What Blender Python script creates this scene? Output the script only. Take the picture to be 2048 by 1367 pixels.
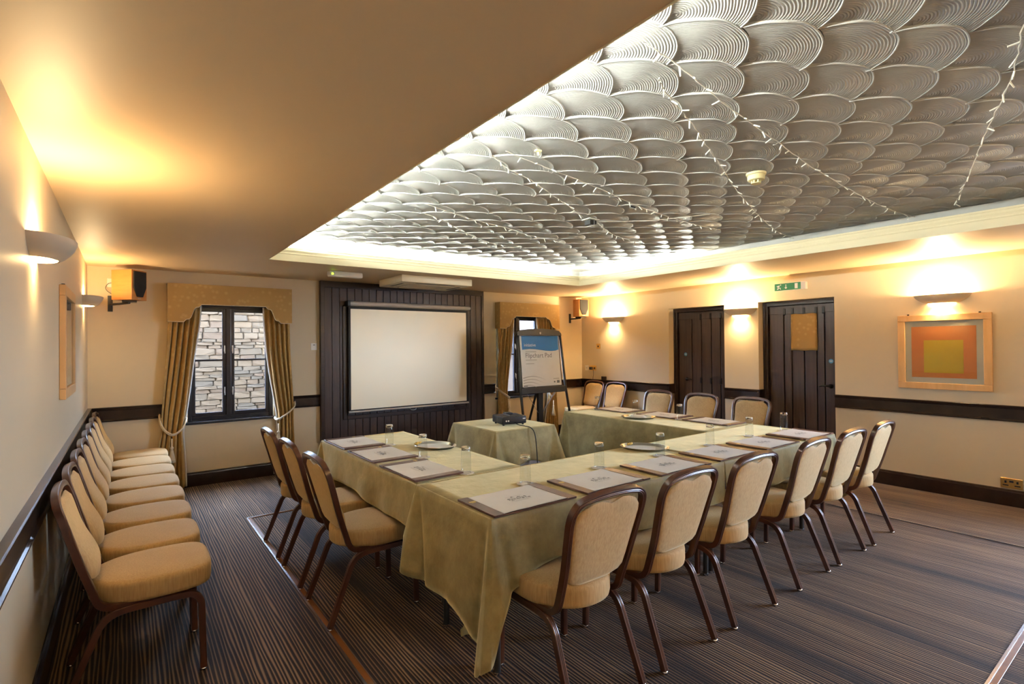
import bpy, bmesh, math, random
import numpy as np
from mathutils import Vector, Matrix

for o in list(bpy.data.objects):
    bpy.data.objects.remove(o)
scene = bpy.context.scene
COL = scene.collection
PI = math.pi
rnd = random.Random(7)

# ------------------------------------------------------------------ camera
cam_d = bpy.data.cameras.new('camera'); cam = bpy.data.objects.new('camera', cam_d); COL.objects.link(cam)
_r = Vector((0.80252931, -0.59654892, -0.00872241)); _u = Vector((0.00236012, -0.01144541, 0.99993171)); _f = Vector((0.59660802, 0.8024951, 0.00777735))
_m = Matrix((( _r.x, _u.x, -_f.x, 0.30895), (_r.y, _u.y, -_f.y, -6.63916), (_r.z, _u.z, -_f.z, 1.5), (0, 0, 0, 1)))
cam.matrix_world = _m
cam_d.sensor_fit = 'HORIZONTAL'; cam_d.sensor_width = 36.0; cam_d.lens = 36.0 * 1037.983 / 2048.0
cam_d.clip_start = 0.02
scene.camera = cam

# ------------------------------------------------------------------ daylight, exposure
SKY = 25.5
LAMP_W = 4.4
COVE = 190.0
w = bpy.data.worlds.new('sky'); scene.world = w; w.use_nodes = True
wn = w.node_tree.nodes; wl = w.node_tree.links; wn.clear()
bg = wn.new('ShaderNodeBackground'); wo = wn.new('ShaderNodeOutputWorld')
bg.inputs[0].default_value = (0.54, 0.70, 1.0, 1); bg.inputs[1].default_value = SKY
wl.new(bg.outputs[0], wo.inputs[0])
scene.view_settings.view_transform = 'Standard'
scene.view_settings.look = 'None'
scene.view_settings.gamma = 1.0
scene.view_settings.use_curve_mapping = False
scene.view_settings.exposure = 1.68
cy = scene.cycles
cy.use_denoising = True
cy.use_adaptive_sampling = True; cy.adaptive_threshold = 0.04; cy.adaptive_min_samples = 20
cy.max_bounces = 11; cy.diffuse_bounces = 4; cy.glossy_bounces = 4; cy.transmission_bounces = 10; cy.transparent_max_bounces = 12
cy.caustics_reflective = False; cy.caustics_refractive = False
cy.sample_clamp_indirect = 6.0
cy.blur_glossy = 0.5

# ------------------------------------------------------------------ room numbers (metres)
W = 6.786; H = 2.336; YB = -8.5           # right wall, lower ceiling, wall behind the camera
HC = 2.562                                 # plaster ceiling inside the coffer
CX0, CX1, CY0, CY1 = 1.38, 5.41, -7.0, -1.37
TR = 0.16                                  # depth of the light trough behind the cornice

def portal(name, loc, rot, sx, sy):
    d = bpy.data.lights.new(name, 'AREA'); d.shape = 'RECTANGLE'; d.size = sx; d.size_y = sy
    d.cycles.is_portal = True
    o = bpy.data.objects.new(name, d); COL.objects.link(o); o.location = loc; o.rotation_euler = rot
    return o
WIN = [(0.84, 1.715, 0.70, 2.0), (4.93, 5.84, 0.70, 2.0)]          # far wall: x0,x1,z0,z1
RWIN = [(-6.55, -5.74, 0.95, 2.14), (-8.25, -6.67, 0.95, 2.14)]        # right wall, beside the camera: y0,y1,z0,z1
for i, (a, b, c, d) in enumerate(WIN):
    portal('window_daylight', ((a + b) / 2, 0.16, (c + d) / 2), (-PI / 2, 0, 0), b - a, d - c)
for (c, d, e, f) in RWIN: portal('window_daylight', (W + 0.16, (c + d) / 2, (e + f) / 2), (PI / 2, 0, PI / 2), d - c, f - e)

# ------------------------------------------------------------------ mesh helpers
class MB:
    def __init__(self): self.v = []; self.f = []
    def add(self, vs, fs):
        n = len(self.v); self.v += [tuple(p) for p in vs]; self.f += [tuple(i + n for i in f) for f in fs]; return self
    def box(self, x0, x1, y0, y1, z0, z1):
        return self.add([(x0,y0,z0),(x1,y0,z0),(x1,y1,z0),(x0,y1,z0),(x0,y0,z1),(x1,y0,z1),(x1,y1,z1),(x0,y1,z1)],
            [(0,3,2,1),(4,5,6,7),(0,1,5,4),(1,2,6,5),(2,3,7,6),(3,0,4,7)])
    def prism(self, pts, axis, a0, a1):
        """closed 2-D outline extruded along an axis ('x': pts are (y,z); 'y': (x,z); 'z': (x,y))"""
        def P(p, a): return {'x': (a, p[0], p[1]), 'y': (p[0], a, p[1]), 'z': (p[0], p[1], a)}[axis]
        n = len(pts)
        vs = [P(p, a0) for p in pts] + [P(p, a1) for p in pts]
        fs = [(i, (i + 1) % n, n + (i + 1) % n, n + i) for i in range(n)] + [tuple(range(n))[::-1], tuple(range(n, 2 * n))]
        return self.add(vs, fs)
    def rings(self, rings, cap=True, closed=True):
        n = len(rings[0]); m = len(rings); vs = [p for r in rings for p in r]; fs = []
        for i in range(m - 1):
            for j in range(n if closed else n - 1):
                k = (j + 1) % n
                fs.append((i * n + j, i * n + k, (i + 1) * n + k, (i + 1) * n + j))
        if cap and closed: fs += [tuple(range(n))[::-1], tuple((m - 1) * n + j for j in range(n))]
        return self.add(vs, fs)
    def lathe(self, prof, n=24, c=(0, 0, 0), cap=False, sx=1.0, sy=1.0):
        return self.rings([[(c[0] + sx * r * math.cos(2 * PI * j / n), c[1] + sy * r * math.sin(2 * PI * j / n), c[2] + z) for j in range(n)] for r, z in prof], cap=cap)
    def cyl(self, p, q, r, n=12, r2=None):
        p = Vector(p); q = Vector(q); t = (q - p).normalized(); a = t.orthogonal().normalized(); b = t.cross(a)
        r2 = r if r2 is None else r2
        return self.rings([[tuple(c + a * (rr * math.cos(2 * PI * j / n)) + b * (rr * math.sin(2 * PI * j / n))) for j in range(n)] for c, rr in ((p, r), (q, r2))])
    def sweep(self, path, prof, up=None, cap=True, scale=None):
        """profile (list of (n,b)) along a path; n starts along `up` and is carried along in parallel"""
        P = [Vector(p) for p in path]; T = []
        for i in range(len(P)):
            T.append((P[min(i + 1, len(P) - 1)] - P[max(i - 1, 0)]).normalized())
        N = Vector(up) if up else T[0].orthogonal()
        N = (N - T[0] * N.dot(T[0])).normalized(); R = []
        for i in range(len(P)):
            if i:
                q = T[i - 1].rotation_difference(T[i]); N = q @ N; N = (N - T[i] * N.dot(T[i])).normalized()
            B = T[i].cross(N); s = scale[i] if scale else 1.0
            R.append([tuple(P[i] + N * (a * s) + B * (b * s)) for a, b in prof])
        return self.rings(R, cap=cap)
    def tube(self, path, r, n=8, **k):
        return self.sweep(path, [(r * math.cos(2 * PI * j / n), r * math.sin(2 * PI * j / n)) for j in range(n)], **k)
    def grid(self, pts):
        m = len(pts); n = len(pts[0])
        return self.add([p for r in pts for p in r], [(i * n + j, i * n + j + 1, (i + 1) * n + j + 1, (i + 1) * n + j) for i in range(m - 1) for j in range(n - 1)])
    def mesh(self, name, mat, smooth=False, angle=None, fix=True):
        me = bpy.data.meshes.new(name); me.from_pydata(self.v, [], self.f)
        if fix:
            bm = bmesh.new(); bm.from_mesh(me); bmesh.ops.recalc_face_normals(bm, faces=bm.faces); bm.to_mesh(me); bm.free()
        if smooth:
            me.polygons.foreach_set('use_smooth', [True] * len(me.polygons))
            if angle:
                try: me.set_sharp_from_angle(angle=math.radians(angle))
                except Exception: pass
        if mat: me.materials.append(mat)
        me.update(); return me
    def obj(self, name, mat, parent=None, smooth=False, angle=None, loc=None, bevel=None, fix=True):
        me = self.mesh(name, mat, smooth, angle, fix)
        if bevel:
            bm = bmesh.new(); bm.from_mesh(me)
            bmesh.ops.bevel(bm, geom=[e for e in bm.edges if len(e.link_faces) == 2 and e.calc_face_angle(0) > 0.6], offset=bevel[0], segments=bevel[1], affect='EDGES', profile=0.6)
            if smooth:
                for f in bm.faces: f.smooth = True
            bm.to_mesh(me); bm.free()
            if smooth: me.set_sharp_from_angle(angle=math.radians(angle or 50))
        return link(name, me, parent, loc)

def link(name, me, parent=None, loc=None, rz=None):
    o = bpy.data.objects.new(name, me); COL.objects.link(o)
    if parent: o.parent = parent
    if loc is not None: o.location = loc
    if rz is not None: o.rotation_euler = (0, 0, rz)
    return o
def tag(o, label, cat, group=None, kind=None):
    o['label'] = label; o['category'] = cat
    if group: o['group'] = group
    if kind: o['kind'] = kind
    return o
def struct(o, label, cat): return tag(o, label, cat, kind='structure')
def thing(name, label, cat, loc=(0, 0, 0), rz=0.0, group=None):
    o = bpy.data.objects.new(name, None); COL.objects.link(o); o.empty_display_size = 0.1
    o.location = loc; o.rotation_euler = (0, 0, rz)
    return tag(o, label, cat, group)
def dup(root, loc, rz, label, group=None):
    r = root.copy(); COL.objects.link(r); r.location = loc; r.rotation_euler = (0, 0, rz); r['label'] = label
    if group: r['group'] = group
    for ch in list(root.children):
        c = ch.copy(); COL.objects.link(c); c.parent = r
        for g in list(ch.children):
            d = g.copy(); COL.objects.link(d); d.parent = c
    return r
def smooth_path(pts, n=6):
    P = [Vector(p) for p in pts]; out = []
    for i in range(len(P) - 1):
        a, b, c, d = P[max(i - 1, 0)], P[i], P[i + 1], P[min(i + 2, len(P) - 1)]
        for k in range(n):
            t = k / n
            out.append(0.5 * ((2 * b) + (c - a) * t + (2 * a - 5 * b + 4 * c - d) * t * t + (3 * b - a - 3 * c + d) * t ** 3))
    out.append(P[-1]); return [tuple(p) for p in out]
def text_mesh(name, body, size, mat, parent, M, align='LEFT'):
    cu = bpy.data.curves.new(name, 'FONT'); cu.body = body; cu.size = size; cu.align_x = align; cu.resolution_u = 3
    t = bpy.data.objects.new(name, cu); COL.objects.link(t)
    me = bpy.data.meshes.new_from_object(t); bpy.data.objects.remove(t); bpy.data.curves.remove(cu)
    me.materials.clear(); me.materials.append(mat); me.transform(M); me.name = name
    return link(name, me, parent)

# ------------------------------------------------------------------ materials
def mat(name, col, rough=0.5, metal=0.0, spec=0.5, coat=0.0, sheen=0.0, emit=None, estr=0.0, trans=0.0, ior=1.45, coat_rough=0.1):
    m = bpy.data.materials.new(name); m.use_nodes = True; b = m.node_tree.nodes['Principled BSDF']
    b.inputs['Base Color'].default_value = (*col, 1); b.inputs['Roughness'].default_value = rough; b.inputs['Metallic'].default_value = metal
    b.inputs['Specular IOR Level'].default_value = spec; b.inputs['Coat Weight'].default_value = coat; b.inputs['Coat Roughness'].default_value = coat_rough
    b.inputs['Sheen Weight'].default_value = sheen; b.inputs['Sheen Roughness'].default_value = 0.4; b.inputs['Transmission Weight'].default_value = trans; b.inputs['IOR'].default_value = ior
    if emit: b.inputs['Emission Color'].default_value = (*emit, 1); b.inputs['Emission Strength'].default_value = estr
    return m
class NT:
    def __init__(self, m): self.t = m.node_tree; self.n = self.t.nodes; self.l = self.t.links; self.b = self.n['Principled BSDF']
    def new(self, t, **k):
        x = self.n.new(t)
        for a, v in k.items(): setattr(x, a, v)
        return x
    def link(self, a, b): self.l.new(a, b)
    def math(self, op, a, b=None, c=None):
        x = self.new('ShaderNodeMath', operation=op)
        for i, v in enumerate((a, b, c)):
            if v is None: continue
            if isinstance(v, (int, float)): x.inputs[i].default_value = v
            else: self.link(v, x.inputs[i])
        return x.outputs[0]
    def coord(self, kind='Object', scale=(1, 1, 1)):
        c = self.new('ShaderNodeTexCoord'); mp = self.new('ShaderNodeMapping'); mp.inputs['Scale'].default_value = scale
        self.link(c.outputs[kind], mp.inputs[0]); return mp.outputs[0]
    def noise(self, vec, scale, detail=3.0, rough=0.55):
        x = self.new('ShaderNodeTexNoise'); x.inputs['Scale'].default_value = scale; x.inputs['Detail'].default_value = detail; x.inputs['Roughness'].default_value = rough
        if vec: self.link(vec, x.inputs['Vector'])
        return x.outputs['Fac']
    def ramp(self, fac, stops):
        x = self.new('ShaderNodeValToRGB'); e = x.color_ramp.elements
        while len(e) < len(stops): e.new(0.5)
        for i, (p, c) in enumerate(stops): e[i].position = p; e[i].color = (*c, 1)
        self.link(fac, x.inputs[0]); return x.outputs[0]
    def bump(self, h, strength=0.2, dist=0.01):
        x = self.new('ShaderNodeBump'); x.inputs['Strength'].default_value = strength; x.inputs['Distance'].default_value = dist
        self.link(h, x.inputs['Height']); self.link(x.outputs[0], self.b.inputs['Normal'])
def noisy(name, c0, c1, scale, rough=0.5, bump=0.0, bscale=None, bdist=0.004, stretch=(1, 1, 1), kind='Object', detail=3.0, **k):
    m = mat(name, c0, rough, **k); t = NT(m); v = t.coord(kind, stretch)
    t.link(t.ramp(t.noise(v, scale, detail), [(0.3, c0), (0.7, c1)]), t.b.inputs['Base Color'])
    if bump: t.bump(t.noise(v, bscale or scale * 4), bump, bdist)
    return m

M = {}
M['wall'] = noisy('wall_paint', (0.63, 0.52, 0.35), (0.66, 0.545, 0.37), 1.2, 0.42, 0.05, 60, 0.002, spec=0.4)
M['ceil'] = noisy('ceiling_paint', (0.74, 0.555, 0.35), (0.77, 0.58, 0.37), 1.0, 0.50, 0.04, 30, 0.002, spec=0.45)
M['plaster'] = noisy('fan_plaster', (0.45, 0.445, 0.43), (0.51, 0.505, 0.49), 6.0, 0.5, 0.12, 40, 0.003, spec=0.3)
M['cream'] = mat('cream_cornice', (0.80, 0.70, 0.48), 0.45)
M['dark'] = noisy('dark_stained_wood', (0.020, 0.011, 0.008), (0.036, 0.019, 0.012), 9.0, 0.28, 0.08, 60, 0.002, (1, 1, 6), spec=0.5)
M['darkrail'] = noisy('dark_stained_rail', (0.020, 0.010, 0.007), (0.034, 0.018, 0.011), 5.0, 0.22, 0.05, 40, 0.002, spec=0.5)
M['board'] = noisy('dark_stained_board', (0.030, 0.017, 0.012), (0.058, 0.032, 0.022), 3.0, 0.36, 0.10, 30, 0.002, (12, 12, 0.7), spec=0.5)
M['doorw'] = noisy('dark_door_wood', (0.042, 0.024, 0.018), (0.070, 0.042, 0.031), 3.0, 0.33, 0.08, 30, 0.002, (12, 12, 0.7), spec=0.5)
M['frame'] = noisy('brown_fluted_metal', (0.058, 0.018, 0.008), (0.088, 0.029, 0.013), 8.0, 0.30, spec=0.6, coat=0.4, coat_rough=0.18)
M['chrome'] = mat('chrome', (0.75, 0.76, 0.80), 0.18, 1.0)
M['silver'] = mat('silver_tray', (0.82, 0.81, 0.78), 0.16, 1.0)
M['brass'] = mat('brass', (0.72, 0.48, 0.16), 0.28, 1.0)
M['black'] = mat('black_plastic', (0.018, 0.018, 0.020), 0.35)
M['blackm'] = mat('black_matt_metal', (0.03, 0.029, 0.027), 0.45)
M['white'] = mat('white_plastic', (0.84, 0.81, 0.74), 0.4)
M['paper'] = noisy('white_paper', (0.80, 0.79, 0.76), (0.84, 0.83, 0.80), 8.0, 0.7)
M['coaster'] = mat('paper_coaster', (0.82, 0.79, 0.72), 0.8)
M['ink'] = mat('grey_ink', (0.16, 0.16, 0.155), 0.8)
M['inkl'] = mat('pale_ink', (0.50, 0.48, 0.45), 0.8)
M['gold'] = mat('gold_stamp', (0.72, 0.50, 0.13), 0.35, 0.6)
M['leather'] = noisy('brown_leather', (0.105, 0.050, 0.035), (0.135, 0.066, 0.047), 30.0, 0.36, 0.15, 300, 0.001, spec=0.5)
M['pine'] = noisy('pale_wood', (0.62, 0.36, 0.14), (0.70, 0.43, 0.19), 4.0, 0.38, stretch=(6, 1, 1))
M['beech'] = noisy('beech_veneer', (0.42, 0.17, 0.045), (0.48, 0.21, 0.06), 5.0, 0.4, stretch=(1, 1, 6))
M['mount'] = mat('cream_mount', (0.62, 0.57, 0.46), 0.7)
M['orange'] = noisy('orange_print', (0.72, 0.20, 0.045), (0.68, 0.25, 0.06), 3.0, 0.6)
M['yellow'] = noisy('yellow_print', (0.70, 0.42, 0.02), (0.66, 0.45, 0.035), 3.0, 0.6)
M['pinkp'] = noisy('rust_print', (0.42, 0.20, 0.12), (0.46, 0.23, 0.14), 3.0, 0.6)
M['screen'] = mat('screen_fabric', (0.93, 0.83, 0.62), 0.45, metal=0.45)
M['screenb'] = mat('screen_border', (0.012, 0.012, 0.012), 0.6)
M['alu'] = mat('painted_aluminium', (0.62, 0.58, 0.55), 0.35)
M['ac'] = mat('air_unit_plastic', (0.84, 0.74, 0.56), 0.5)
M['acd'] = mat('air_unit_slot', (0.10, 0.085, 0.06), 0.6)
M['smokec'] = mat('cream_plastic', (0.74, 0.66, 0.36), 0.4)
M['green'] = mat('exit_green', (0.0, 0.16, 0.055), 0.35)
M['signw'] = mat('exit_white', (0.75, 0.75, 0.72), 0.4)
M['led'] = mat('green_led', (0.3, 0.9, 0.02), 0.4, emit=(0.45, 1.0, 0.02), estr=3.0)
M['blue'] = mat('blue_sticker', (0.10, 0.33, 0.55), 0.4)
M['padblue'] = mat('pad_blue_print', (0.012, 0.145, 0.40), 0.5)
M['steel'] = mat('grey_steel', (0.42, 0.42, 0.44), 0.3, 1.0)
M['grille'] = mat('black_grille_cloth', (0.012, 0.012, 0.013), 0.8)
M['sconce'] = mat('sconce_plaster', (0.56, 0.45, 0.32), 0.5)
M['glow'] = mat('lamp_glass', (0.9, 0.8, 0.6), 0.5, emit=(1.0, 0.66, 0.28), estr=14.0)
M['tube'] = mat('fluorescent_tube', (0.9, 0.9, 0.9), 0.5, emit=(0.93, 1.0, 0.90), estr=COVE)
M['wframe'] = mat('window_frame_paint', (0.022, 0.022, 0.030), 0.25)
M['sillw'] = mat('window_sill_paint', (0.03, 0.032, 0.04), 0.16)
M['handle'] = mat('black_iron', (0.02, 0.018, 0.016), 0.3, 0.5)
M['bulb'] = mat('fairy_bulb', (0.80, 0.78, 0.70), 0.3)
M['wire'] = mat('fairy_wire', (0.66, 0.62, 0.54), 0.5)
M['rope'] = noisy('tieback_rope', (0.62, 0.52, 0.36), (0.76, 0.67, 0.50), 60.0, 0.8)
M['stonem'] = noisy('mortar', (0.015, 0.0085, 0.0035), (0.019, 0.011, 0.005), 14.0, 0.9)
M['soil'] = noisy('outside_paving', (0.05, 0.045, 0.038), (0.07, 0.062, 0.055), 6.0, 0.9)
M['fascia'] = mat('white_fascia', (0.045, 0.043, 0.040), 0.5)
M['roof'] = noisy('pantile', (0.024, 0.0105, 0.0058), (0.032, 0.0145, 0.0085), 9.0, 0.8)
M['render'] = noisy('outside_render', (0.024, 0.012, 0.0045), (0.030, 0.016, 0.006), 4.0, 0.9)

# glass: clear pane with a Fresnel reflection
def glass_pane(name, f0=0.03, rough=0.02, tint=(0.95, 0.97, 0.975)):
    m = bpy.data.materials.new(name); m.use_nodes = True; n = m.node_tree.nodes; l = m.node_tree.links; n.clear()
    o = n.new('ShaderNodeOutputMaterial'); mx = n.new('ShaderNodeMixShader'); lw = n.new('ShaderNodeLayerWeight'); tr = n.new('ShaderNodeBsdfTransparent'); gl = n.new('ShaderNodeBsdfGlossy')
    lw.inputs[0].default_value = 0.5; gl.inputs['Roughness'].default_value = rough; tr.inputs[0].default_value = (*tint, 1)
    pw = n.new('ShaderNodeMath'); pw.operation = 'POWER'; pw.inputs[1].default_value = 5.0
    ma = n.new('ShaderNodeMath'); ma.operation = 'MULTIPLY_ADD'; ma.inputs[1].default_value = 0.9 - f0; ma.inputs[2].default_value = f0
    l.new(lw.outputs['Facing'], pw.inputs[0]); l.new(pw.outputs[0], ma.inputs[0]); l.new(ma.outputs[0], mx.inputs[0])
    l.new(tr.outputs[0], mx.inputs[1]); l.new(gl.outputs[0], mx.inputs[2]); l.new(mx.outputs[0], o.inputs[0]); return m
M['pane'] = glass_pane('window_glass'); M['pglass'] = glass_pane('picture_glass', 0.02)
M['thin'] = glass_pane('thin_glass', 0.05, 0.03, (0.93, 0.94, 0.94))
M['tumbler'] = mat('tumbler_glass', (1, 1, 1), 0.0, trans=1.0, ior=1.45)

# striped carpet: stripes run along the room (constant in y)
def carpet():
    m = mat('striped_carpet', (0.1, 0.06, 0.04), 0.8, spec=0.2, sheen=0.12); t = NT(m)
    geo = t.new('ShaderNodeNewGeometry'); sp = t.new('ShaderNodeSeparateXYZ'); t.link(geo.outputs['Position'], sp.inputs[0])
    x, y = sp.outputs[0], sp.outputs[1]
    cmb = t.new('ShaderNodeCombineXYZ'); t.link(x, cmb.inputs[0]); wob = t.math('MULTIPLY', y, 0.06); t.link(wob, cmb.inputs[1])
    fine = t.noise(cmb.outputs[0], 26.0, 1.0, 0.5)
    band = t.noise(cmb.outputs[0], 3.2, 2.0, 0.6)
    ph = t.math('ADD', t.math('MULTIPLY', x, 2 * PI / 0.0175), t.math('MULTIPLY', fine, 9.0))
    s = t.math('ADD', t.math('MULTIPLY', t.math('SINE', ph), 0.5), 0.5)
    s = t.math('MULTIPLY', s, t.math('ADD', t.math('MULTIPLY', band, 1.7), -0.12))
    s = t.math('ADD', s, t.math('MULTIPLY', t.math('ADD', fine, -0.5), 0.5))
    col = t.ramp(s, [(0.22, (0.010, 0.005, 0.0035)), (0.38, (0.026, 0.013, 0.008)), (0.56, (0.155, 0.082, 0.038)), (0.86, (0.26, 0.165, 0.088))])
    pile = t.noise(geo.outputs['Position'], 340.0, 2.0)
    mx = t.new('ShaderNodeMixRGB', blend_type='MULTIPLY'); mx.inputs[0].default_value = 0.55
    t.link(col, mx.inputs[1]); t.link(t.ramp(pile, [(0.25, (0.45, 0.45, 0.45)), (0.75, (1.3, 1.3, 1.3))]), mx.inputs[2])
    t.link(mx.outputs[0], t.b.inputs['Base Color'])
    t.bump(t.math('ADD', t.math('MULTIPLY', pile, 0.6), t.math('MULTIPLY', s, 0.4)), 0.55, 0.006)
    return m
M['carpet'] = carpet()
# chair upholstery: fine vertical slub
def uphol():
    m = mat('gold_upholstery', (0.5, 0.36, 0.19), 0.75, spec=0.25, sheen=0.5); t = NT(m); t.b.inputs['Sheen Tint'].default_value = (1.0, 0.86, 0.55, 1); v = t.coord('Object', (160, 160, 14)); v2 = t.coord('Object', (6, 6, 6))
    f = t.noise(v, 1.0, 2.0); g = t.noise(v2, 1.0, 2.0)
    t.link(t.ramp(t.math('ADD', t.math('MULTIPLY', f, 0.8), t.math('MULTIPLY', g, 0.2)), [(0.35, (0.42, 0.277, 0.120)), (0.65, (0.53, 0.368, 0.175))]), t.b.inputs['Base Color'])
    t.bump(f, 0.18, 0.002); return m
M['uphol'] = uphol()
def cloth_mat():
    m = mat('olive_velvet_cloth', (0.3, 0.26, 0.14), 0.62, spec=0.25, sheen=1.0); t = NT(m); t.b.inputs['Sheen Tint'].default_value = (1.0, 0.90, 0.52, 1); t.b.inputs['Sheen Roughness'].default_value = 0.45; v = t.coord('Object', (1, 1, 1))
    t.link(t.ramp(t.noise(v, 7.0, 5.0, 0.65), [(0.32, (0.205, 0.168, 0.070)), (0.68, (0.37, 0.305, 0.140))]), t.b.inputs['Base Color'])
    t.bump(t.noise(v, 11.0, 4.0), 0.35, 0.014); return m
M['cloth'] = cloth_mat()
def curtain_mat():
    m = mat('ochre_curtain', (0.5, 0.34, 0.15), 0.7, spec=0.25, sheen=0.2); t = NT(m); v = t.coord('Object', (1, 1, 1))
    x = t.new('ShaderNodeTexVoronoi'); x.inputs['Scale'].default_value = 17.0; t.link(v, x.inputs['Vector'])
    t.link(t.ramp(x.outputs['Distance'], [(0.10, (0.53, 0.355, 0.145)), (0.40, (0.44, 0.28, 0.10))]), t.b.inputs['Base Color'])
    t.bump(t.noise(v, 90.0), 0.15, 0.002); return m
M['curtain'] = curtain_mat()
M['lining'] = mat('curtain_lining', (0.62, 0.58, 0.52), 0.8)
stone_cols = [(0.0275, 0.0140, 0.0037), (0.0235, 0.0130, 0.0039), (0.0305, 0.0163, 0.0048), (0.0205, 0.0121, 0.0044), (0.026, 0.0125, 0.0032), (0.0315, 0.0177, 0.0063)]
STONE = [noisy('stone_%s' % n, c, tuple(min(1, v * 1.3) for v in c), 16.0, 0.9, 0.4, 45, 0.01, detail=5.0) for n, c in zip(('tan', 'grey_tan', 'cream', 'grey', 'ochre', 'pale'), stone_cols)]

# ------------------------------------------------------------------ floor
fl = MB().box(-0.15, W + 0.3, YB - 0.15, 0.3, -0.12, 0.0).obj('floor', M['carpet']); struct(fl, 'brown and tan pinstriped fitted carpet across the whole room', 'floor')
TX0, TX1, TY0, TY1 = 1.16, 5.56, -6.07, -1.565
def floor_trim(n, x0, x1, y0, y1, lab):
    o = MB().box(x0, x1, y0, y1, 0.0005, 0.007).obj('trim_%d' % n, M['trimw'], bevel=(0.002, 2)); struct(o, lab, 'floor trim')
    if x1 - x0 < y1 - y0: MB().box(x0 - 0.008, x0 + 0.003, y0, y1, 0.0005, 0.010).obj('metal_edge', M['chrome'], o)
    else: MB().box(x0, x1, y1 - 0.003, y1 + 0.008, 0.0005, 0.010).obj('metal_edge', M['chrome'], o)
M['trimw'] = noisy('varnished_strip', (0.16, 0.06, 0.018), (0.22, 0.085, 0.026), 6.0, 0.25, stretch=(1, 0.3, 1))
floor_trim(1, TX0, TX0 + 0.032, TY0, TY1, 'varnished wood edging strip on the carpet under the left row of table chairs')
floor_trim(2, TX1 - 0.012, TX1, TY0, TY1, 'thin edging strip on the carpet near the doors wall')
floor_trim(3, TX0, TX1, TY1 - 0.012, TY1, 'thin edging strip on the carpet before the window wall')
floor_trim(4, TX0, TX1, TY0, TY0 + 0.028, 'edging strip on the carpet at the near end of the room')

# ------------------------------------------------------------------ walls
wl_ = MB().box(-0.15, 0, YB - 0.15, 0.3, 0, HC + 0.1).obj('wall_left', M['wall']); struct(wl_, 'plain beige painted wall behind the long row of chairs', 'wall')
b = MB(); xs = [0.0, WIN[0][0], WIN[0][1], WIN[1][0], WIN[1][1], W + 0.3]
for i in range(0, 6, 2): b.box(xs[i], xs[i + 1], 0, 0.22, 0, HC + 0.1)
for (x0, x1, z0, z1) in WIN: b.box(x0, x1, 0, 0.22, 0, z0).box(x0, x1, 0, 0.22, z1, HC + 0.1)
struct(b.obj('wall_far', M['wall']), 'beige wall with the two curtained windows and dark panelling', 'wall')
D1 = (-2.73, -1.837, 2.03); D2 = (-4.087, -3.2, 2.03); RD = 0.165
b = MB(); ys = [YB, RWIN[1][0], RWIN[1][1], RWIN[0][0], RWIN[0][1], D2[0], D2[1], D1[0], D1[1], 0.0]
for i in range(0, 10, 2): b.box(W, W + 0.24, ys[i], ys[i + 1], 0, HC + 0.1)
for d in (D1, D2): b.box(W, W + 0.24, d[0], d[1], d[2], HC + 0.1)
for (c, d, e, f) in RWIN: b.box(W, W + 0.24, c, d, 0, e).box(W, W + 0.24, c, d, f, HC + 0.1)
struct(b.obj('wall_right', M['wall']), 'beige wall with two recessed dark plank doors', 'wall')
b = MB().box(0, W + 0.24, YB - 0.22, YB, 0, HC + 0.1)
struct(b.obj('wall_back', M['wall']), 'plain beige wall behind the viewer', 'wall')

# ------------------------------------------------------------------ ceilings
b = MB(); t = 0.04
b.box(0, CX0, YB, 0, H, H + t).box(CX1, W, YB, 0, H, H + t).box(CX0, CX1, CY1, 0, H, H + t).box(CX0, CX1, YB, CY0, H, H + t)
struct(b.obj('ceiling', M['ceil']), 'satin beige lower ceiling around the raised coffer', 'ceiling')
UX0, UX1, UY0, UY1 = CX0 - TR, CX1 + TR, CY0 - TR, CY1 + TR
b = MB().box(UX0, UX1, UY0, UY1, HC, HC + 0.05)
up = b.obj('ceiling_coffer', M['plaster']); struct(up, 'raised white ceiling with fan patterned plaster relief', 'ceiling')
b = MB()
for (x0, x1, y0, y1) in ((UX0 - .03, UX0, UY0 - .03, UY1 + .03), (UX1, UX1 + .03, UY0 - .03, UY1 + .03), (UX0, UX1, UY0 - .03, UY0), (UX0, UX1, UY1, UY1 + .03)):
    b.box(x0, x1, y0, y1, H + t + 0.001, HC + 0.05)
MB.obj(b, 'coffer_side', M['plaster'], up)
# cornice: moulded profile (u = outward from the opening edge, z)
prof = [(u - 0.006, z) for u, z in [(0.0, H - 0.003), (0.0, 2.398), (-0.004, 2.402), (-0.004, 2.410), (0.0, 2.414), (-0.003, 2.424), (-0.010, 2.434), (-0.012, 2.444), (-0.010, 2.451), (-0.016, 2.456), (-0.016, 2.466), (-0.010, 2.471), (0.010, 2.471), (0.016, 2.44), (0.016, H + 0.045), (0.004, H + 0.045), (0.004, H - 0.003)]]
def cornice(n, lab, pts_fn):
    bm_ = MB(); vs0 = []; vs1 = []
    for (u, z) in prof: a, c = pts_fn(u); vs0.append((*a, z)); vs1.append((*c, z))
    bm_.rings([vs0, vs1]); struct(bm_.obj('trim_%d' % n, M['cream']), lab, 'cornice')
cornice(5, 'cream moulded cornice edging the coffer above the projection screen', lambda u: ((CX0 - u, CY1 + u), (CX1 + u, CY1 + u)))
cornice(6, 'cream moulded cornice edging the coffer on the doors side', lambda u: ((CX1 + u, CY1 + u), (CX1 + u, CY0 - u)))
cornice(7, 'cream cornice on the coffer edge over the chair row', lambda u: ((CX0 - u, CY0 - u), (CX0 - u, CY1 + u)))
cornice(8, 'cream cornice on the coffer edge behind the viewer', lambda u: ((CX1 + u, CY0 - u), (CX0 - u, CY0 - u)))
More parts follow.
